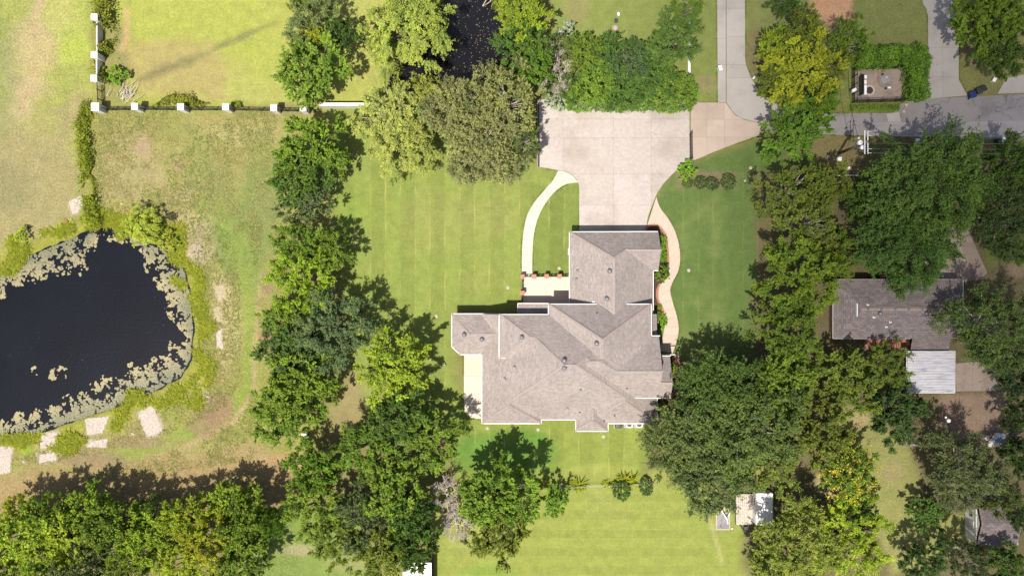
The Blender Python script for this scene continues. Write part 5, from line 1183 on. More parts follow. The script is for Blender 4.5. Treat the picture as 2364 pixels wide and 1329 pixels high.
# gravel and litter stones
def stones(name, label, polys, n, size, mat, seed):
    r = np.random.default_rng(seed); PXs = []; PYs = []
    for pg in polys:
        a, b_ = in_poly(n, pg, seed + len(PXs)); PXs.append(a); PYs.append(b_)
    px = np.concatenate(PXs); py = np.concatenate(PYs); m = len(px); x = (px - CX) * K; y = (CY - py) * K
    s = size * r.uniform(.4, 1.3, m); base = np.array([(-1, -1, 0), (1, -1, 0), (1, 1, 0), (-1, 1, 0), (0, 0, .9)]) ; a = r.uniform(0, 6.28, m); ca, sa = np.cos(a), np.sin(a)
    bx = base[None] * s[:, None, None] * r.uniform(.6, 1.2, (m, 5, 3)); V = np.stack([bx[..., 0] * ca[:, None] - bx[..., 1] * sa[:, None] + x[:, None], bx[..., 0] * sa[:, None] + bx[..., 1] * ca[:, None] + y[:, None], bx[..., 2] + np.array([gz(u, v) for u, v in zip(x, y)])[:, None]], -1).reshape(-1, 3)
    k = (np.arange(m) * 5)[:, None]; F = np.concatenate([k + np.array([[0, 1, 4]]), k + np.array([[1, 2, 4]]), k + np.array([[2, 3, 4]]), k + np.array([[3, 0, 4]])], 0)
    tag(link(name, fast_mesh(name, V, F, mat, tris=True)), label, 'gravel', kind='stuff')
stones('gravel', 'pale gravel and rubble patches on the pond bank', [[(318, 952), (352, 936), (374, 994), (338, 1008)], [(194, 968), (248, 962), (236, 998), (202, 1002)], [(206, 1018), (246, 1014), (244, 1030), (203, 1031)], [(88, 1006), (133, 998), (128, 1030), (92, 1032)], [(92, 1050), (130, 1042), (128, 1060), (92, 1067)], [(-30, 1030), (28, 1030), (22, 1090), (-30, 1095)], [(160, 468), (184, 454), (200, 460), (194, 484), (168, 492)], [(500, 770), (510, 760), (514, 805), (502, 800)]], 1800, .085, M['stone'], 91)

# ragged grass along the paving edges
def edge_grass():
    PXs = []; PYs = []; r = np.random.default_rng(5)
    lines = [DRIVE + [DRIVE[0]], APRON, smooth_poly([(1288, 395), (1276, 417), (1256, 440), (1233, 468), (1216, 500), (1208, 540), (1205, 585), (1205, 638)], 4), smooth_poly([(1335, 421), (1308, 425), (1284, 440), (1260, 468), (1242, 503), (1232, 545), (1229, 590), (1229, 638)], 4),
             smooth_poly([(1515, 455), (1524, 480), (1546, 510), (1563, 547), (1570, 590), (1566, 624), (1553, 650), (1547, 671), (1553, 697), (1564, 736), (1566, 770), (1553, 815)], 4), [(1071, 819), (1071, 936), (1083, 961), (1110, 967)],
             [(1655, 0), (1657, 237)], [(1720, 0), (1721, 145), (1735, 182), (1752, 208)], [(2142, 20), (2142, 200), (2111, 224)], [(2213, 0), (2213, 184), (2233, 221)], [(1920, 312), (2230, 322), (2364, 322)], [(2081, 236), (2062, 262), (1925, 263)]]
    for ln in lines:
        q = np.array(ln, float); s = np.concatenate([[0], np.cumsum(np.hypot(*np.diff(q, axis=0).T))]); n = int(s[-1] * 2.2); t = r.uniform(0, s[-1], n)
        PXs.append(np.interp(t, s, q[:, 0]) + r.normal(0, .9, n)); PYs.append(np.interp(t, s, q[:, 1]) + r.normal(0, .9, n))
    px = np.concatenate(PXs); py = np.concatenate(PYs); f = fbm((px - CX) * K, (CY - py) * K, 1.2, 8) ; k = f > .48
    grass_stuff('edge_grass', 'ragged grass creeping over the edges of the paving', px[k], py[k], 4, .10, .025, (.17, .22, .05), 58, lean=.8)
edge_grass()

# ------------------------------------------------------------------ fences
def put(o, root):
    """world-space part under a root that stands elsewhere"""
    o.matrix_parent_inverse = Matrix.Translation(-Vector(root.location)); return o
def iron_run(root, a, b_, h=1.5, step=.14):
    a = Vector((a[0], a[1], 0)); b_ = Vector((b_[0], b_[1], 0)); d = b_ - a; L_ = d.length
    for z in (.2, h - .12): put(MB().bar(a + Vector((0, 0, z)), b_ + Vector((0, 0, z)), .06, .06).build('rail', M['black'], root), root)
    mb = MB(); n = max(1, int(L_ / step))
    for i in range(n):
        p = a + d * ((i + .5) / n); mb.bar(p + Vector((0, 0, .05)), p + Vector((0, 0, h)), .03, .03)
    o = put(mb.build('pickets', M['black'], root), root); o['kind'] = 'stuff'
    for i in (1, 2):
        p = a + d * (i / 3); put(MB().bar(p, p + Vector((0, 0, h + .05)), .09, .09).build('post', M['black'], root), root)
pf = empty('pier_fence', P(222, 252)); tag(pf, 'black iron fence on square white piers turning a corner at the upper left', 'fence')
PIER_H = 2.1
piers = [(218, 40), (218, 127), (217, 181), (220, 247), (311, 246), (417, 247), (521, 247), (632, 249), (700, 250)]
pos = []
for x, y in piers:
    q = P(x, y, PIER_H); pos.append(q)
    s = .62 if (x, y) != (220, 247) else .78
    o = put(MB().box((q.x, q.y, PIER_H / 2 - .05), (s, s, PIER_H)).build('pier', M['white'], pf), pf); c_ = MB().box((q.x, q.y, PIER_H + .03), (s + .12, s + .12, .12)).face_set([(q.x - s / 2, q.y - s / 2, PIER_H + .09), (q.x + s / 2, q.y - s / 2, PIER_H + .09), (q.x + s / 2, q.y + s / 2, PIER_H + .09), (q.x - s / 2, q.y + s / 2, PIER_H + .09), (q.x, q.y, PIER_H + .2)], [(0, 1, 4), (1, 2, 4), (2, 3, 4), (3, 0, 4)]).build('cap', M['white'], o)
for i in range(len(pos) - 1):
    a, b_ = pos[i], pos[i + 1]
    if i < 2:
        put(MB().box(((a.x + b_.x) / 2, (a.y + b_.y) / 2, .75), (.13, abs(a.y - b_.y) - .7, 1.5)).build('wall_panel', M['white'], pf), pf)
    else: iron_run(pf, a, b_)
ww_ = empty('garden_wall', P(815, 240)); tag(ww_, 'white wall with flat coping running right from the pier fence under the willow', 'wall')
a = P(738, 241, 1.9); b_ = P(905, 240, 1.9); put(MB().box(((a.x + b_.x) / 2, a.y, .92), (b_.x - a.x, .22, 1.86)).build('wall', M['white'], ww_), ww_); put(MB().box(((a.x + b_.x) / 2, a.y, 1.9), (b_.x - a.x + .1, .34, .1)).build('coping', M['white'], ww_), ww_)
# courtyard fence on brick piers
cf = empty('courtyard_fence', P(1206, 638)); tag(cf, 'low iron fence on red brick piers round the courtyard patio', 'fence')
cpz = 1.3; cp_ = [(1206, 676), (1206, 638.5), (1233, 638), (1262, 637.5), (1292, 637.5), (1312, 637.5)]; cps = [P(x, y, cpz) for x, y in cp_]
for q in cps[:-1]:
    o = put(MB().box((q.x, q.y, cpz / 2), (.42, .42, cpz)).build('pier', M['brickwall'], cf), cf); MB().box((q.x, q.y, cpz + .04), (.5, .5, .08)).build('cap', M['brick'], o)
for i in range(len(cps) - 1): iron_run(cf, cps[i], cps[i + 1], 1.1, .12)
iron_run(cf, P(1206, 697, 1.1), cps[0], 1.1, .12)
# low wall at the west side of the motor court
rw = empty('low_wall', P(1243, 335)); tag(rw, 'low concrete wall with dark top edging the west side of the motor court', 'wall')
a = P(1243, 240, .6); b_ = P(1242, 385, .6); put(MB().bar(Vector((a.x, a.y, .3)), Vector((b_.x, b_.y, .3)), .2, .66).build('wall', M['lightconc'], rw), rw); put(MB().bar(Vector((a.x + .02, a.y, .65)), Vector((b_.x + .02, b_.y, .65)), .12, .05).build('rail', M['black'], rw), rw)
# gates
def gate(a, b_, label, h=1.5):
    root = empty('iron_gate', a); tag(root, label, 'gate'); a = Vector((a[0], a[1], .08)); b_ = Vector((b_[0], b_[1], .08))
    for z in (.1, h * .55, h): put(MB().bar(a + Vector((0, 0, z)), b_ + Vector((0, 0, z)), .07, .06).build('rail', M['black'], root), root)
    mb = MB(); d = b_ - a; n = int(d.length / .16)
    for i in range(n): p = a + d * ((i + .5) / n); mb.bar(p, p + Vector((0, 0, h + .12)), .03, .03)
    put(mb.build('pickets', M['black'], root), root)['kind'] = 'stuff'
    for t in (a, b_): put(MB().bar(t, t + Vector((0, 0, h + .2)), .1, .1).build('stile', M['black'], root), root)
gate(P(1591, 248), P(1532, 258), 'black iron gate leaf swung open along the hedge'); gate(P(1593, 369), P(1592, 311), 'black iron gate leaf at the edge of the tan apron')
gp = empty('gate_post', P(1592, 251)); tag(gp, 'black square gate post at the hedge end', 'post'); put(MB().box((P(1592, 251).x, P(1592, 251).y, .95), (.16, .16, 1.9)).build('shaft', M['black'], gp), gp); put(MB().box((P(1592, 251).x, P(1592, 251).y, 1.93), (.22, .22, .06)).build('cap', M['black'], gp), gp)
# white rail along the thicket, white curved pipe by the gate
wr = empty('white_rail_fence', P(1587, 160)); tag(wr, 'white rail fence section showing under the dark round tree', 'fence')
for y0, y1 in ((60, 110), (132, 172)):
    for z in (.5, 1.1): put(MB().bar(P(1588, y0, 0) + Vector((0, 0, z)), P(1588, y1, 0) + Vector((0, 0, z)), .16, .14).build('rail', M['whitemetal'], wr), wr)
    for y in (y0, y1): put(MB().bar(P(1588, y), P(1588, y) + Vector((0, 0, 1.25)), .16, .16).build('post', M['whitemetal'], wr), wr)
q = P(1589, 228); cv = empty('gate_motor_arm', q); tag(cv, 'white curved metal arm beside the gate post', 'gate arm'); put(MB().tube([q + Vector((-.15, -.3, 1.0)), q + Vector((.05, -.1, 1.05)), q + Vector((.1, .2, 1.05)), q + Vector((0, .45, 1.0))], .09, 8).build('arm', M['whitemetal'], cv), cv); put(MB().box((q.x, q.y, .5), (.2, .2, 1.0)).build('post', M['whitemetal'], cv), cv)
# wire fence south of the back lawn
wf = empty('wire_fence', P(1250, 1122)); tag(wf, 'thin wire fence between the back lawn and the striped south lawn', 'fence')
fp = [(1248, 1123), (1300, 1122), (1352, 1120), (1404, 1117), (1456, 1115), (1508, 1113)]
for x, y in fp: q = P(x, y); put(MB().bar(q, q + Vector((0, 0, 1.2)), .07, .07).build('post', M['steel'], wf), wf)
for z in (.3, .7, 1.15):
    for i in range(len(fp) - 1): put(MB().bar(P(*fp[i]) + Vector((0, 0, z)), P(*fp[i + 1]) + Vector((0, 0, z)), .012, .012).build('wire', M['steel'], wf), wf)
# board fence at the bottom, wire fence corner in the dim yard
bf = empty('board_fence', P(1003, 1300)); tag(bf, 'dark brown board fence beside the white shed at the bottom edge', 'fence')
q0 = P(999, 1262, 0); 
for i in range(36): put(MB().box((q0.x + random.uniform(-.006, .006), q0.y - .16 * i, .95), (.03, .145, 1.9 + random.uniform(-.03, .03))).build('board', M['darkwood'], bf), bf)
for z in (.4, 1.5): put(MB().bar(q0 + Vector((.06, .05, z)), q0 + Vector((.06, -5.8, z)), .05, .1).build('rail', M['darkwood'], bf), bf)
yf = empty('yard_fence', P(2085, 1012)); tag(yf, 'rusty wire yard fence corner beside the dark tree', 'fence')
for (a, b_) in (((2084, 990), (2084, 1024)), ((2084, 1024), (2150, 1026))):
    for z in (.2, .6, 1.1): put(MB().bar(P(*a) + Vector((0, 0, z)), P(*b_) + Vector((0, 0, z)), .04, .04).build('wire', M['steel'], yf), yf)
for x, y in ((2084, 990), (2084, 1024), (2117, 1025), (2150, 1026)): q = P(x, y); put(MB().bar(q, q + Vector((0, 0, 1.3)), .1, .1).build('post', M['wood'], yf), yf)
rf = empty('rail_fence', P(1955, 405)); tag(rf, 'single white rail fence at the back of the pole verge', 'fence')
put(MB().bar(P(1932, 405, .9), P(1992, 405, .9), .1, .08).build('rail', M['whitemetal'], rf), rf)
for x in (1932, 1960, 1990): q = P(x, 405); put(MB().bar(q, q + Vector((0, 0, .95)), .1, .1).build('post', M['wood'], rf), rf)

# ------------------------------------------------------------------ brick edging of the beds, brick by brick
def edging(label, line, step=.125):
    pl = smooth_poly(line, 8); q = np.array([P(*p)[:2] for p in pl]); s = np.concatenate([[0], np.cumsum(np.hypot(*np.diff(q, axis=0).T))]); n = int(s[-1] / step)
    root = empty('brick_edging', (q[0][0], q[0][1], 0)); tag(root, label, 'edging'); me = MB().box((0, 0, 0), (.105, .24, .14)).mesh('brick', M['brick']); 
    for i in range(n):
        t = (i + .5) * step; x = np.interp(t, s, q[:, 0]); y = np.interp(t, s, q[:, 1]); x2 = np.interp(t + .05, s, q[:, 0]); y2 = np.interp(t + .05, s, q[:, 1])
        o = link('brick', me, root, (x - q[0][0], y - q[0][1], .06 + random.uniform(-.008, .008))); o.rotation_euler = (0, 0, math.atan2(y2 - y, x2 - x) + random.uniform(-.05, .05))
edging('curved red brick edging between the path and the upper bed', [(1491, 534), (1492, 523), (1505, 520), (1520, 522), (1535, 541), (1541, 575), (1543, 606)])
edging('curved red brick edging along the lower bed beside the path', [(1524, 654), (1517, 670), (1518, 690), (1527, 708), (1533, 722)])
edging('red brick edging round the entrance bed', [(1555, 817), (1566, 830), (1571, 850), (1563, 880), (1555, 905), (1545, 920)])
edging('red brick edging below the entrance gable', [(1533, 940), (1527, 960), (1518, 972)])

# ------------------------------------------------------------------ air conditioners behind the house
for i, (x, y, dark) in enumerate(((1428, 979, 1), (1452, 978, 0), (1475, 978, 0))):
    q = P(x, y, .5); root = empty('air_conditioner', (q.x, q.y, 0)); tag(root, ('dark top air conditioner, left one of the three behind the house', 'white rimmed air conditioner, middle one behind the house', 'white rimmed air conditioner, right one behind the house')[i], 'air conditioner', 'air conditioners behind the house')
    MB().box((0, 0, .42), (.8, .8, .78)).build('cabinet', M['charcoal'] if dark else M['whitemetal'], root, bevel=.05); MB().lathe((0, 0, .80), [(.36, 0), (.36, .05), (.30, .06), (.30, .02)], 18).build('fan_ring', M['charcoal'] if dark else M['trim'], root); MB().lathe((0, 0, .80), [(.29, 0), (.29, .022), (.08, .03)], 18).build('fan_grille', M['charcoal'], root); MB().box((0, 0, .02), (1.0, 1.0, .06)).build('pad', M['lightconc'], root)

# ------------------------------------------------------------------ utility pole and lines
up_ = empty('utility_pole', P(1935, 355)); tag(up_, 'wooden utility pole with white transformer and double crossarm by the lane', 'utility pole')
MB().tube([(0, 0, -.2), (0, 0, 9.1)], [.17, .12], 12).build('pole', M['polewood'], up_, True)
for dx in (-.16, .16):
    MB().bar((dx, -1.25, 8.7), (dx, 1.25, 8.7), .08, .12).build('crossarm', M['whitemetal'], up_)
for y in (-1.15, -.7, .7, 1.15):
    MB().lathe((.16, y, 8.76), [(.03, 0), (.03, .08), (.07, .1), (.07, .16), (.04, .2)], 8).build('insulator', M['trim'], up_)
    MB().bar((.2, y, 8.7), (.6, y, 8.68), .045, .045).build('dead_end_insulator', M['trim'], up_)
tr_ = MB().lathe((-.36, .1, 7.2), [(.05, 0), (.26, .03), (.27, .8), (.22, .88), (.06, .92)], 14).build('transformer', M['whitemetal'], up_, True); MB().lathe((-.36, .02, 8.1), [(.05, 0), (.05, .25)], 8).build('bushing', M['trim'], tr_)
tr_ = MB().lathe((-.1, -.42, 7.3), [(.05, 0), (.24, .03), (.25, .75), (.2, .82), (.06, .86)], 14).build('transformer', M['whitemetal'], up_, True); MB().lathe((-.1, -.42, 8.14), [(.05, 0), (.05, .25)], 8).build('bushing', M['trim'], tr_)
MB().lathe((-.55, .55, 7.9), [(.12, 0), (.13, .2), (.06, .3)], 10).build('cutout', M['trim'], up_)
pt = Vector(up_.location)
for i, (y, lb) in enumerate(((.7, 'northernmost bare power line running east from the pole'), (-.1, 'middle power line running east from the pole'), (-.7, 'third power line running east from the pole'), (-1.15, 'southernmost power line running east from the pole'))):
    pts = [(pt.x + .75 + t * 40, pt.y + y, 8.66 - 1.2 * (1 - (2 * t - 1) ** 2) * .4) for t in np.linspace(0, 1, 14)]; tag(MB().tube(pts, .011, 4).build('power_line', M['steel']), lb, 'cable')
pts = [(pt.x - .2 + (-1.2) * t, pt.y + .4 + 8.5 * t, 7.2 - 1.0 * math.sin(t * 3.14)) for t in np.linspace(0, 1, 10)]; tag(MB().tube(pts, .025, 4).build('service_cable', M['black']), 'dark service cable crossing the lane north from the pole', 'cable')
pts = [(pt.x - .2 - 7 * t, pt.y - .1 - 1.2 * t, 7.2 - 2.2 * t) for t in np.linspace(0, 1, 8)]; tag(MB().tube(pts, .010, 4).build('service_cable', M['steel']), 'thin cable running west from the pole toward the lush tree', 'cable')
pts = [(pt.x - 1.0 * t, pt.y - .4 - 9 * t, 7.0 - 2.5 * t) for t in np.linspace(0, 1, 8)]; tag(MB().tube(pts, .018, 4).build('service_cable', M['black']), 'thin cable running south from the pole over the verge', 'cable')
g_ = empty('guy_stub', P(2095, 341)); tag(g_, 'short white crossarm post beside the lane right of the pole', 'post'); MB().bar((0, 0, 0), (0, 0, 3.2), .12, .12).build('post', M['polewood'], g_); MB().bar((0, -.5, 3.2), (0, .55, 3.2), .14, .1).build('crossarm', M['whitemetal'], g_)
lp = empty('yard_light', P(2137, 954)); tag(lp, 'dark yard light pole with white lamp head above the bare yard', 'lamp post'); MB().tube([(0, 0, -.1), (0, 0, 5.2)], [.09, .06], 8).build('pole', M['polewood'], lp); MB().tube([(0, 0, 5.1), (.3, -.1, 5.3)], .04, 6).build('arm', M['steel'], lp); hd = MB().lathe((.3, -.1, 5.1), [(.24, 0), (.22, .12), (.12, .22), (.03, .28)], 12).build('lamp_head', M['whitemetal'], lp, True); MB().lathe((0, .25, 5.0), [(.1, 0), (.12, .15), (.05, .2)], 10).build('sensor', M['whitemetal'], lp)

# ------------------------------------------------------------------ pump enclosure
en = empty('enclosure_fence', P(2030, 235)); tag(en, 'dark mesh fence round the pump enclosure', 'fence')
ec = [(1966, 238), (2098, 234), (2098, 158), (1966, 160)]
for i in range(4):
    a = P(*ec[i]); b_ = P(*ec[(i + 1) % 4]); d = b_ - a
    for z in (.1, 1.0, 1.85): put(MB().bar(a + Vector((0, 0, z)), b_ + Vector((0, 0, z)), .05, .05).build('rail', M['black'], en), en)
    mb = MB(); n = int(d.length / .12)
    for j in range(n): p = a + d * ((j + .5) / n); mb.bar(p + Vector((0, 0, .05)), p + Vector((0, 0, 1.9)), .022, .022)
    put(mb.build('mesh', M['black'], en), en)['kind'] = 'stuff'
    for j in range(4): p = a + d * (j / 4); put(MB().bar(p, p + Vector((0, 0, 2.0)), .08, .08).build('post', M['black'], en), en)
mh = empty('manhole', P(2007, 209, .06)); tag(mh, 'dark round manhole in a concrete ring inside the enclosure', 'manhole'); MB().lathe((0, 0, 0), [(.62, -.02), (.62, .06), (.6, .07), (.42, .07), (.42, .02)], 24).build('ring', M['pathconc'], mh); MB().lathe((0, 0, 0), [(.40, 0), (.40, .055), (.1, .06)], 24).build('cover', M['charcoal'], mh)
hc = empty('access_hatch', P(2043, 184, .06)); tag(hc, 'pale tilted access hatch on a round concrete base inside the enclosure', 'hatch'); MB().lathe((0, 0, 0), [(.95, -.02), (.95, .12), (.9, .14)], 26).build('base', M['oldconc'], hc); MB().box((0, 0, .2), (1.05, .8, .12), .35).build('lid', M['steel'], hc, bevel=.02); MB().box((.1, .2, .28), (.2, .08, .06), .35).build('handle', M['whitemetal'], hc); MB().tube([(-.45, .5, .1), (-.45, .5, .7)], .08, 8).build('vent_pipe', M['black'], hc)
cb = empty('control_cabinet', P(1984, 205, 0)); tag(cb, 'row of white control boxes on a dark rack inside the enclosure', 'control box')
MB().box((-.1, .2, .9), (.08, 2.2, 1.6)).build('rack', M['charcoal'], cb)
for y, s, z in ((-.75, .5, 1.2), (-.2, .62, 1.25), (.45, .45, 1.2), (1.0, .4, 1.3)): b0_ = MB().box((.12, y, z), (.3, s, .7)).build('box', M['whitemetal'], cb, bevel=.02); MB().box((.29, y + s * .3, z), (.03, .05, .1)).build('latch', M['steel'], b0_)
vb = empty('valve_box', P(2050, 204, .06)); tag(vb, 'small white valve box beside the hatch', 'valve box'); MB().box((0, 0, .2), (.38, .22, .4)).build('body', M['whitemetal'], vb, bevel=.02); MB().box((-.3, -.05, .12), (.22, .2, .24)).build('pump', M['charcoal'], vb)
mtb = empty('meter_post', P(1962, 214)); tag(mtb, 'white meter box on a post left of the enclosure', 'meter'); MB().bar((0, 0, 0), (0, 0, 1.3), .1, .1).build('post', M['wood'], mtb); MB().box((0, 0, 1.3), (.5, .35, .4), .5).build('box', M['whitemetal'], mtb, bevel=.02); MB().bar((-.3, -.3, 1.4), (.4, .3, 1.5), .05, .05).build('conduit', M['whitemetal'], mtb)
rb = empty('retaining_kerb', P(2090, 248)); tag(rb, 'broken dark kerb at the lane corner by the enclosure', 'kerb')
for i in range(5): q = Vector((i * .16 - .4, i * .38 - .9, .06)); MB().box(q, (.35, .36, .2), .4 + random.uniform(-.3, .3)).build('stone', M['stone'] if i % 2 else M['oldconc'], rb)

# ------------------------------------------------------------------ bins, boxes, lids
def bin_(px, py, mat, label, rz, lid_open=False):
    root = empty('wheelie_bin', P(px, py), rz); tag(root, label, 'bin'); MB().box((0, 0, .5), (.5, .56, .95), 0, 0, 1.14).build('body', mat, root, bevel=.03)
    if lid_open: MB().bar((.32, .0, .95), (.95, .05, .75), .62, .05).build('lid', mat, root)
    else: MB().box((0, 0, 1.02), (.64, .7, .08)).build('lid', mat, root, bevel=.03); 
    MB().tube([(-.25, -.36, .92), (.25, -.36, .92)], .025, 6).build('handle', mat, root)
    for s in (-1, 1): MB().tube([(s * .24, -.28, .12), (s * .3, -.28, .12)], .12, 12).build('wheel', M['rubber'], root)
bin_(2238, 222, M['navy'], 'navy blue wheelie bin at the edge of the lane', .3); bin_(2253, 213, M['charcoal'], 'charcoal wheelie bin with open lid behind the blue bin', .4, True)
def mailbox(px, py, label, dark=False):
    root = empty('mailbox', P(px, py)); tag(root, label, 'mailbox'); MB().bar((0, 0, 0), (0, 0, 1.0), .12, .12).build('post', M['charcoal'] if dark else M['wood'], root); MB().tube([(-.02, -.35, 1.15), (-.02, .35, 1.15)], .22, 12).build('box', M['whitemetal'], root, True); MB().box((0, -.36, 1.15), (.3, .03, .3)).build('door', M['steel'], root)
    if dark: MB().box((-.35, -.05, .55), (.5, .5, 1.1)).build('stand', M['charcoal'], root, bevel=.03)
mailbox(2108, 331, 'white rounded mailbox beside the drive mouth south of the lane'); mailbox(2306, 327, 'white mailbox on a dark stand at the far right of the lane', True)
def pedestal(px, py, d, label, name='utility_pedestal', mat='whitemetal', rz=0, cat='utility box'):
    root = empty(name, P(px, py, d[2]) * 1.0, rz); root.location.z = 0; tag(root, label, cat); MB().box((0, 0, d[2] / 2), d).build('cabinet', M[mat], root, bevel=.03); MB().box((0, 0, d[2] + .03), (d[0] + .08, d[1] + .08, .07)).build('lid', M[mat], root, bevel=.02); MB().box((0, -d[1] / 2 - .01, d[2] * .6), (.06, .03, .1)).build('latch', M['steel'], root)
pedestal(702, 1006, (.5, .5, .8), 'small white box standing at the pasture edge below the trees'); pedestal(1938, 367, (.4, .4, .6), 'pale green-white utility box below the pole'); pedestal(1913, 361, (.22, .22, .5), 'tiny white pedestal left of the pole base', mat='steel'); pedestal(1959, 388, (.34, .18, .4), 'small tilted white box on the pole verge', rz=.5)
pedestal(1663, 157, (.32, .55, 1.1), 'white call box beside the grey strip of the narrow drive', rz=.25); pedestal(1740, 180, (.1, .28, .4), 'tiny white marker at the foot of the golden clump', rz=-.7); pedestal(2296, 184, (.3, .45, .5), 'small white box on the lawn left of the corner drive', rz=-.5); pedestal(1428, 33, (.18, .3, .5), 'small white post on the north lawn above the manhole', rz=.2); pedestal(1422, 48, (.28, .38, .35), 'dark green box on the north lawn above the manhole', mat='charcoal')
def lid(px, py, r, label, mat='lightconc', cat='lid', grp=None):
    root = empty('lawn_lid', P(px, py, .01)); tag(root, label, cat, grp); MB().lathe((0, 0, -.05), [(r, 0), (r, .075), (r * .92, .085), (r * .62, .09), (r * .6, .07)], 18).build('ring', M[mat], root); MB().lathe((0, 0, -.05), [(r * .58, 0), (r * .58, .085), (r * .2, .095)], 16).build('cover', M['stone'], root)
lid(1420, 65, .38, 'round manhole in a bare soil ring on the north lawn', 'oldconc', 'manhole')
for x, y, lb in ((1172, 664, 'pale round lid on the lawn left of the courtyard'), (1007, 730, 'pale round lid on the lawn left of the west wing'), (1025, 839, 'pale round lid on the lawn left of the long patio'), (1125, 988, 'pale round lid below the patio corner of the house'), (1242, 991, 'pale round lid behind the house left of the rear gable'),
                 (1393, 1007, 'pale round lid behind the house right of the rear gable'), (1493, 1006, 'pale round lid behind the air conditioners'), (1291, 619, 'pale round lid in the grass between curved path and garage'), (1590, 624, 'pale round lid on the green lawn right of the east path'), (1733, 388, 'tan ring lid on the lawn right of the clipped shrubs'), (1721, 417, 'worn lid below the tan ring lid')):
    lid(x, y, .19, lb, 'stone', 'lid', 'lids set in the lawns')
# dock on the small pond
dk = empty('wooden_dock', P(1131, 6)); tag(dk, 'corner of a weathered wooden dock at the top of the black pond', 'dock')
for i in range(6): MB().box((-.4 + .17 * i * .85, .2 + .17 * i * .5, .12), (.155, 1.6, .05), -.55).build('plank', M['wood'], dk)
for x, y in ((-.4, -.3), (.4, .2)): MB().tube([(x, y, -1.2), (x, y, .2)], .07, 8).build('pile', M['darkwood'], dk)

# ------------------------------------------------------------------ trailers and camper
def wheel(root, x, y, r=.33, w=.2, name='wheel'):
    o = MB().tube([(x - w / 2, y, r), (x + w / 2, y, r)], r, 18).build(name, M['rubber'], root); MB().tube([(x - w / 2 - .01, y, r), (x + w / 2 + .01, y, r)], r * .55, 12).build('rim', M['steel'], o)
ft = empty('flatbed_trailer', P(1716, 1172)); tag(ft, 'flatbed trailer with weathered plank deck between boat trailer and camper', 'trailer')
for i in range(8): MB().box((-.86 + .245 * i, 0, .62 + random.uniform(-.006, .006)), (.228, 3.5, .06)).build('plank', M['wood'], ft)
MB().bar((-1.0, -1.75, .52), (-1.0, 1.75, .52), .1, .14).build('side_rail', M['charcoal'], ft); MB().bar((1.0, -1.75, .52), (1.0, 1.75, .52), .1, .14).build('side_rail', M['charcoal'], ft)
for s in (-1, 1): MB().bar((s * .6, -1.75, .5), (0, -2.7, .5), .09, .1).build('tongue', M['charcoal'], ft)
MB().lathe((0, -2.65, .3), [(.06, 0), (.06, .4), (.1, .42)], 8).build('jack', M['charcoal'], ft); MB().box((.15, -2.15, .62), (.5, .4, .3)).build('toolbox', M['charcoal'], ft, bevel=.03)
for s in (-1, 1):
    wheel(ft, s * 1.12, .3); MB().box((s * 1.12, .3, .72), (.26, .95, .05)).build('mudguard', M['black'], ft)
cpv = empty('camper', P(1760, 1170, 1.2)); cpv.location.z = 0; tag(cpv, 'white camper trailer with leaf-strewn roof beside the flatbed', 'camper')
MB().box((0, 0, 1.35), (2.0, 3.7, 1.7)).build('body', M['white'], cpv, bevel=.18)
MB().box((0, 0, 2.2), (1.7, 3.3, .06)).build('roof', M['whitemetal'], cpv, bevel=.02); MB().box((.2, .6, 2.28), (.4, .4, .12)).build('roof_hatch', M['trim'], cpv, bevel=.03)
for s in (-1, 1): wheel(cpv, s * .92, -.2); MB().box((s * 1.0, .7, 1.6), (.03, .8, .5)).build('window', M['glass'], cpv)
for s in (-1, 1): MB().bar((s * .5, -1.85, .5), (0, -2.9, .5), .08, .1).build('tongue', M['charcoal'], cpv)
bt = empty('boat_trailer', P(1674, 1168), 0); tag(bt, 'narrow white boat trailer frame pointing down over a grey mat', 'trailer')
for s in (-1, 1):
    MB().tube([(s * .48, 1.7, .5), (s * .55, .4, .52), (s * .46, -.5, .52), (.12, -1.35, .52)], .075, 8).build('side_frame', M['whitemetal'], bt); wheel(bt, s * .72, .9, .28, .16)
    MB().bar((s * .28, 1.5, .6), (s * .25, -.4, .62), .12, .06).build('bunk', M['wood'], bt)
for y in (1.3, .3): MB().bar((-.5, y, .5), (.5, y, .5), .07, .07).build('crossmember', M['whitemetal'], bt)
MB().tube([(.12, -1.3, .52), (.2, -1.9, .5)], .06, 8).build('tongue', M['whitemetal'], bt); MB().bar((.12, -1.25, .5), (.12, -1.25, 1.0), .08, .08).build('winch_post', M['whitemetal'], bt)
mt_ = empty('ground_mat', P(1669, 1202)); tag(mt_, 'grey rectangular mat with pale rim on the grass under the trailer tongue', 'mat'); MB().box((0, 0, .03), (1.65, 2.05, .06)).build('rim', M['stone'], mt_, bevel=.02); MB().box((0, 0, .045), (1.4, 1.8, .05)).build('panel', M['asphalt'], mt_)
q = P(1690, 1219); st_ = empty('white_stone', q); tag(st_, 'tiny white stone beside the grey mat', 'stone'); MB().lathe((0, 0, 0), [(.1, 0), (.11, .06), (.06, .11), (.01, .12)], 7).build('body', M['white'], st_)

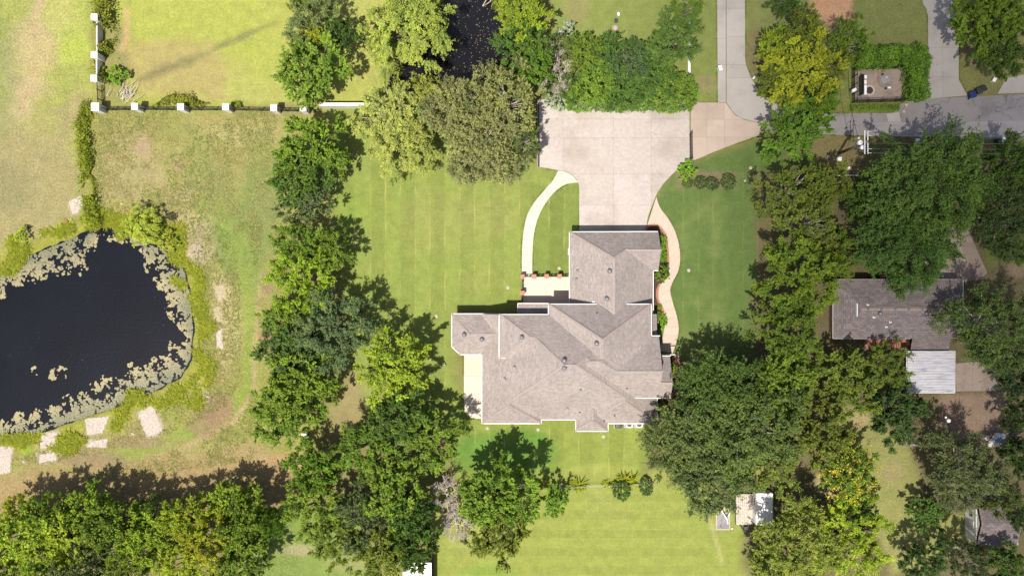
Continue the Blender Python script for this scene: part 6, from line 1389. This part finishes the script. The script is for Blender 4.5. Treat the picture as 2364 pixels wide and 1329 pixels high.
# ------------------------------------------------------------------ rubbish heap and stones
def lumps(root, n, sx, sy, mats, seed, rad=.3, name='bag'):
    r = np.random.default_rng(seed)
    for i in range(n):
        c = np.array([r.normal(0, sx), r.normal(0, sy), .1]); prof = [(rad * .8, -.1), (rad, .05), (rad * .85, .2), (rad * .4, .32), (.03, .36)]; mb = MB().lathe((0, 0, 0), prof, 9)
        mb.v = [(v[0] * r.uniform(.75, 1.25), v[1] * r.uniform(.75, 1.25), v[2] * r.uniform(.8, 1.2)) for v in mb.v]; o = mb.build(name, mats[i % len(mats)], root); o.location = c; o.rotation_euler = (0, 0, r.uniform(0, 6)); s = r.uniform(.7, 1.3); o.scale = (s, s, s)
hp = empty('rubbish_heap', P(2291, 1018)); tag(hp, 'heap of white and pale blue bags by the dark fence', 'rubbish'); m_blue = mat_plain('pale_blue_plastic', (.12, .28, .55), .5); lumps(hp, 16, .5, .28, [M['white'], M['white'], M['whitemetal'], m_blue, M['white']], 3)
wp = empty('woodpile', P(2345, 975)); tag(wp, 'row of dark split logs and scrap at the right of the bare yard', 'woodpile')
for i in range(14): MB().tube([(-.6 + random.uniform(-.2, .2), .28 * i - 2, .12 + .2 * (i % 2)), (.5 + random.uniform(-.2, .2), .28 * i - 2 + random.uniform(-.1, .1), .12 + .2 * (i % 2))], .12, 7).build('log', M['bark'], wp)
for x, y, r, lb in ((362, 1000 - 500 + 1, .14, 'tiny pale stone on the bank left of the small willow'), (281, 470, .16, 'white stone at the top of the pond bank'), (281, 484, .12, 'pale brick piece below the white stone'), (152, 509, .22, 'flat reddish stone on the left bank'), (63, 528, .26, 'dark boulder beside the round bank bush'), (55, 1065, .2, 'grey boulder between the gravel patches'), (515, 877, .18, 'reddish stone on the right bank'), (307, 1001, .2, 'brown log stump between the gravel patches')):
    root = empty('stone', (P(x, y).x, P(x, y).y, gz(P(x, y).x, P(x, y).y))); tag(root, lb, 'stone'); mb = MB().lathe((0, 0, -.05), [(r, 0), (r * 1.1, r * .5), (r * .7, r * .95), (r * .1, r * 1.1)], 8); mb.v = [(v[0] * random.uniform(.8, 1.2), v[1] * random.uniform(.7, 1.1), v[2] * random.uniform(.85, 1.15)) for v in mb.v]; mb.build('body', M['charcoal'] if 'dark' in lb else (M['brick'] if 'red' in lb or 'brick' in lb else M['stone']), root)
# cut brush by the fence corner
lb_ = empty('brush_pile', P(290, 222)); tag(lb_, 'pile of dead grey branches inside the fence corner', 'branches')
rb_ = random.Random(2)
for i in range(34):
    a = rb_.uniform(-.5, 1.0) + .6; c = Vector((rb_.gauss(0, .7), rb_.gauss(0, .55), .1 + rb_.random() * .35)); L_ = rb_.uniform(.6, 1.6); MB().tube([c, c + Vector((math.cos(a) * L_ * .5, math.sin(a) * L_ * .5, .12)), c + Vector((math.cos(a + .2) * L_, math.sin(a + .2) * L_, .05))], [.035, .025, .01], 5).build('branch', M['palebark'], lb_)

# ------------------------------------------------------------------ roots that were built in world space get their origin at their base
bpy.context.view_layer.update()
for root in (house, h2, sh, s2):
    cs = [o for o in root.children if o.type == 'MESH']; pts = [v.co for o in cs for v in o.data.vertices]
    c = Vector(((min(p.x for p in pts) + max(p.x for p in pts)) / 2, (min(p.y for p in pts) + max(p.y for p in pts)) / 2, 0)); root.location = c
    for o in cs: o.matrix_parent_inverse = Matrix.Translation(-c)

# ------------------------------------------------------------------ a fair-weather cloud: its soft shade lies over the eastern half of the plot
def cloud():
    alt = 420.0; sh_ = SUN * (alt / SUN.z)
    edge = [(1230, -600), (1310, 60), (1430, 300), (1545, 560), (1600, 820), (1690, 960), (1900, 1090), (2080, 1250), (2120, 1800), (3900, 2100), (4300, 600), (3600, -900)]
    xs = np.arange(-20, 190, 5.0); ys = np.arange(-95, 110, 5.0); A, B = np.meshgrid(xs, ys)
    d = sdist(A, B, edge) + (fbm(A, B, 40, 5, 3) - .5) * 10
    t = sstep(d, -6, 34) * (.8 + .45 * fbm(A, B, 22, 9, 3)); t[:, 0] = 0; t[:, -1] = 0; t[0] = 0; t[-1] = 0
    top = 26 * t * (1 + .6 * (fbm(A, B, 14, 13, 3) - .5)) + .02; bot = -4 * t * fbm(A, B, 18, 21, 2)
    n = A.size; V = np.concatenate([np.stack([A + sh_.x, B + sh_.y, alt + top], -1).reshape(-1, 3), np.stack([A + sh_.x, B + sh_.y, alt + bot], -1).reshape(-1, 3)])
    w = len(xs); hgt = len(ys); i = (np.arange(hgt - 1)[:, None] * w + np.arange(w - 1)[None]).ravel()
    F = [np.stack([i, i + 1, i + w + 1, i + w], -1), np.stack([i + n, i + w + n, i + w + 1 + n, i + 1 + n], -1)]
    rim = list(range(w)) + [k * w + w - 1 for k in range(1, hgt)] + [(hgt - 1) * w + k for k in range(w - 2, -1, -1)] + [k * w for k in range(hgt - 2, 0, -1)]
    rim = np.array(rim); nx_ = np.roll(rim, -1); F.append(np.stack([rim, rim + n, nx_ + n, nx_], -1))
    m = bpy.data.materials.new('cloud_vapour'); m.use_nodes = True; N = m.node_tree.nodes; N.clear(); out = N.new('ShaderNodeOutputMaterial'); pv = N.new('ShaderNodeVolumePrincipled')
    pv.inputs['Color'].default_value = (1, 1, 1, 1); pv.inputs['Density'].default_value = .042; pv.inputs['Anisotropy'].default_value = .3; m.node_tree.links.new(pv.outputs[0], out.inputs['Volume'])
    o = link('cloud', fast_mesh('cloud', V, np.concatenate(F), m)); tag(o, 'thin fair-weather cloud high above the eastern gardens', 'cloud', kind='structure')
cloud()
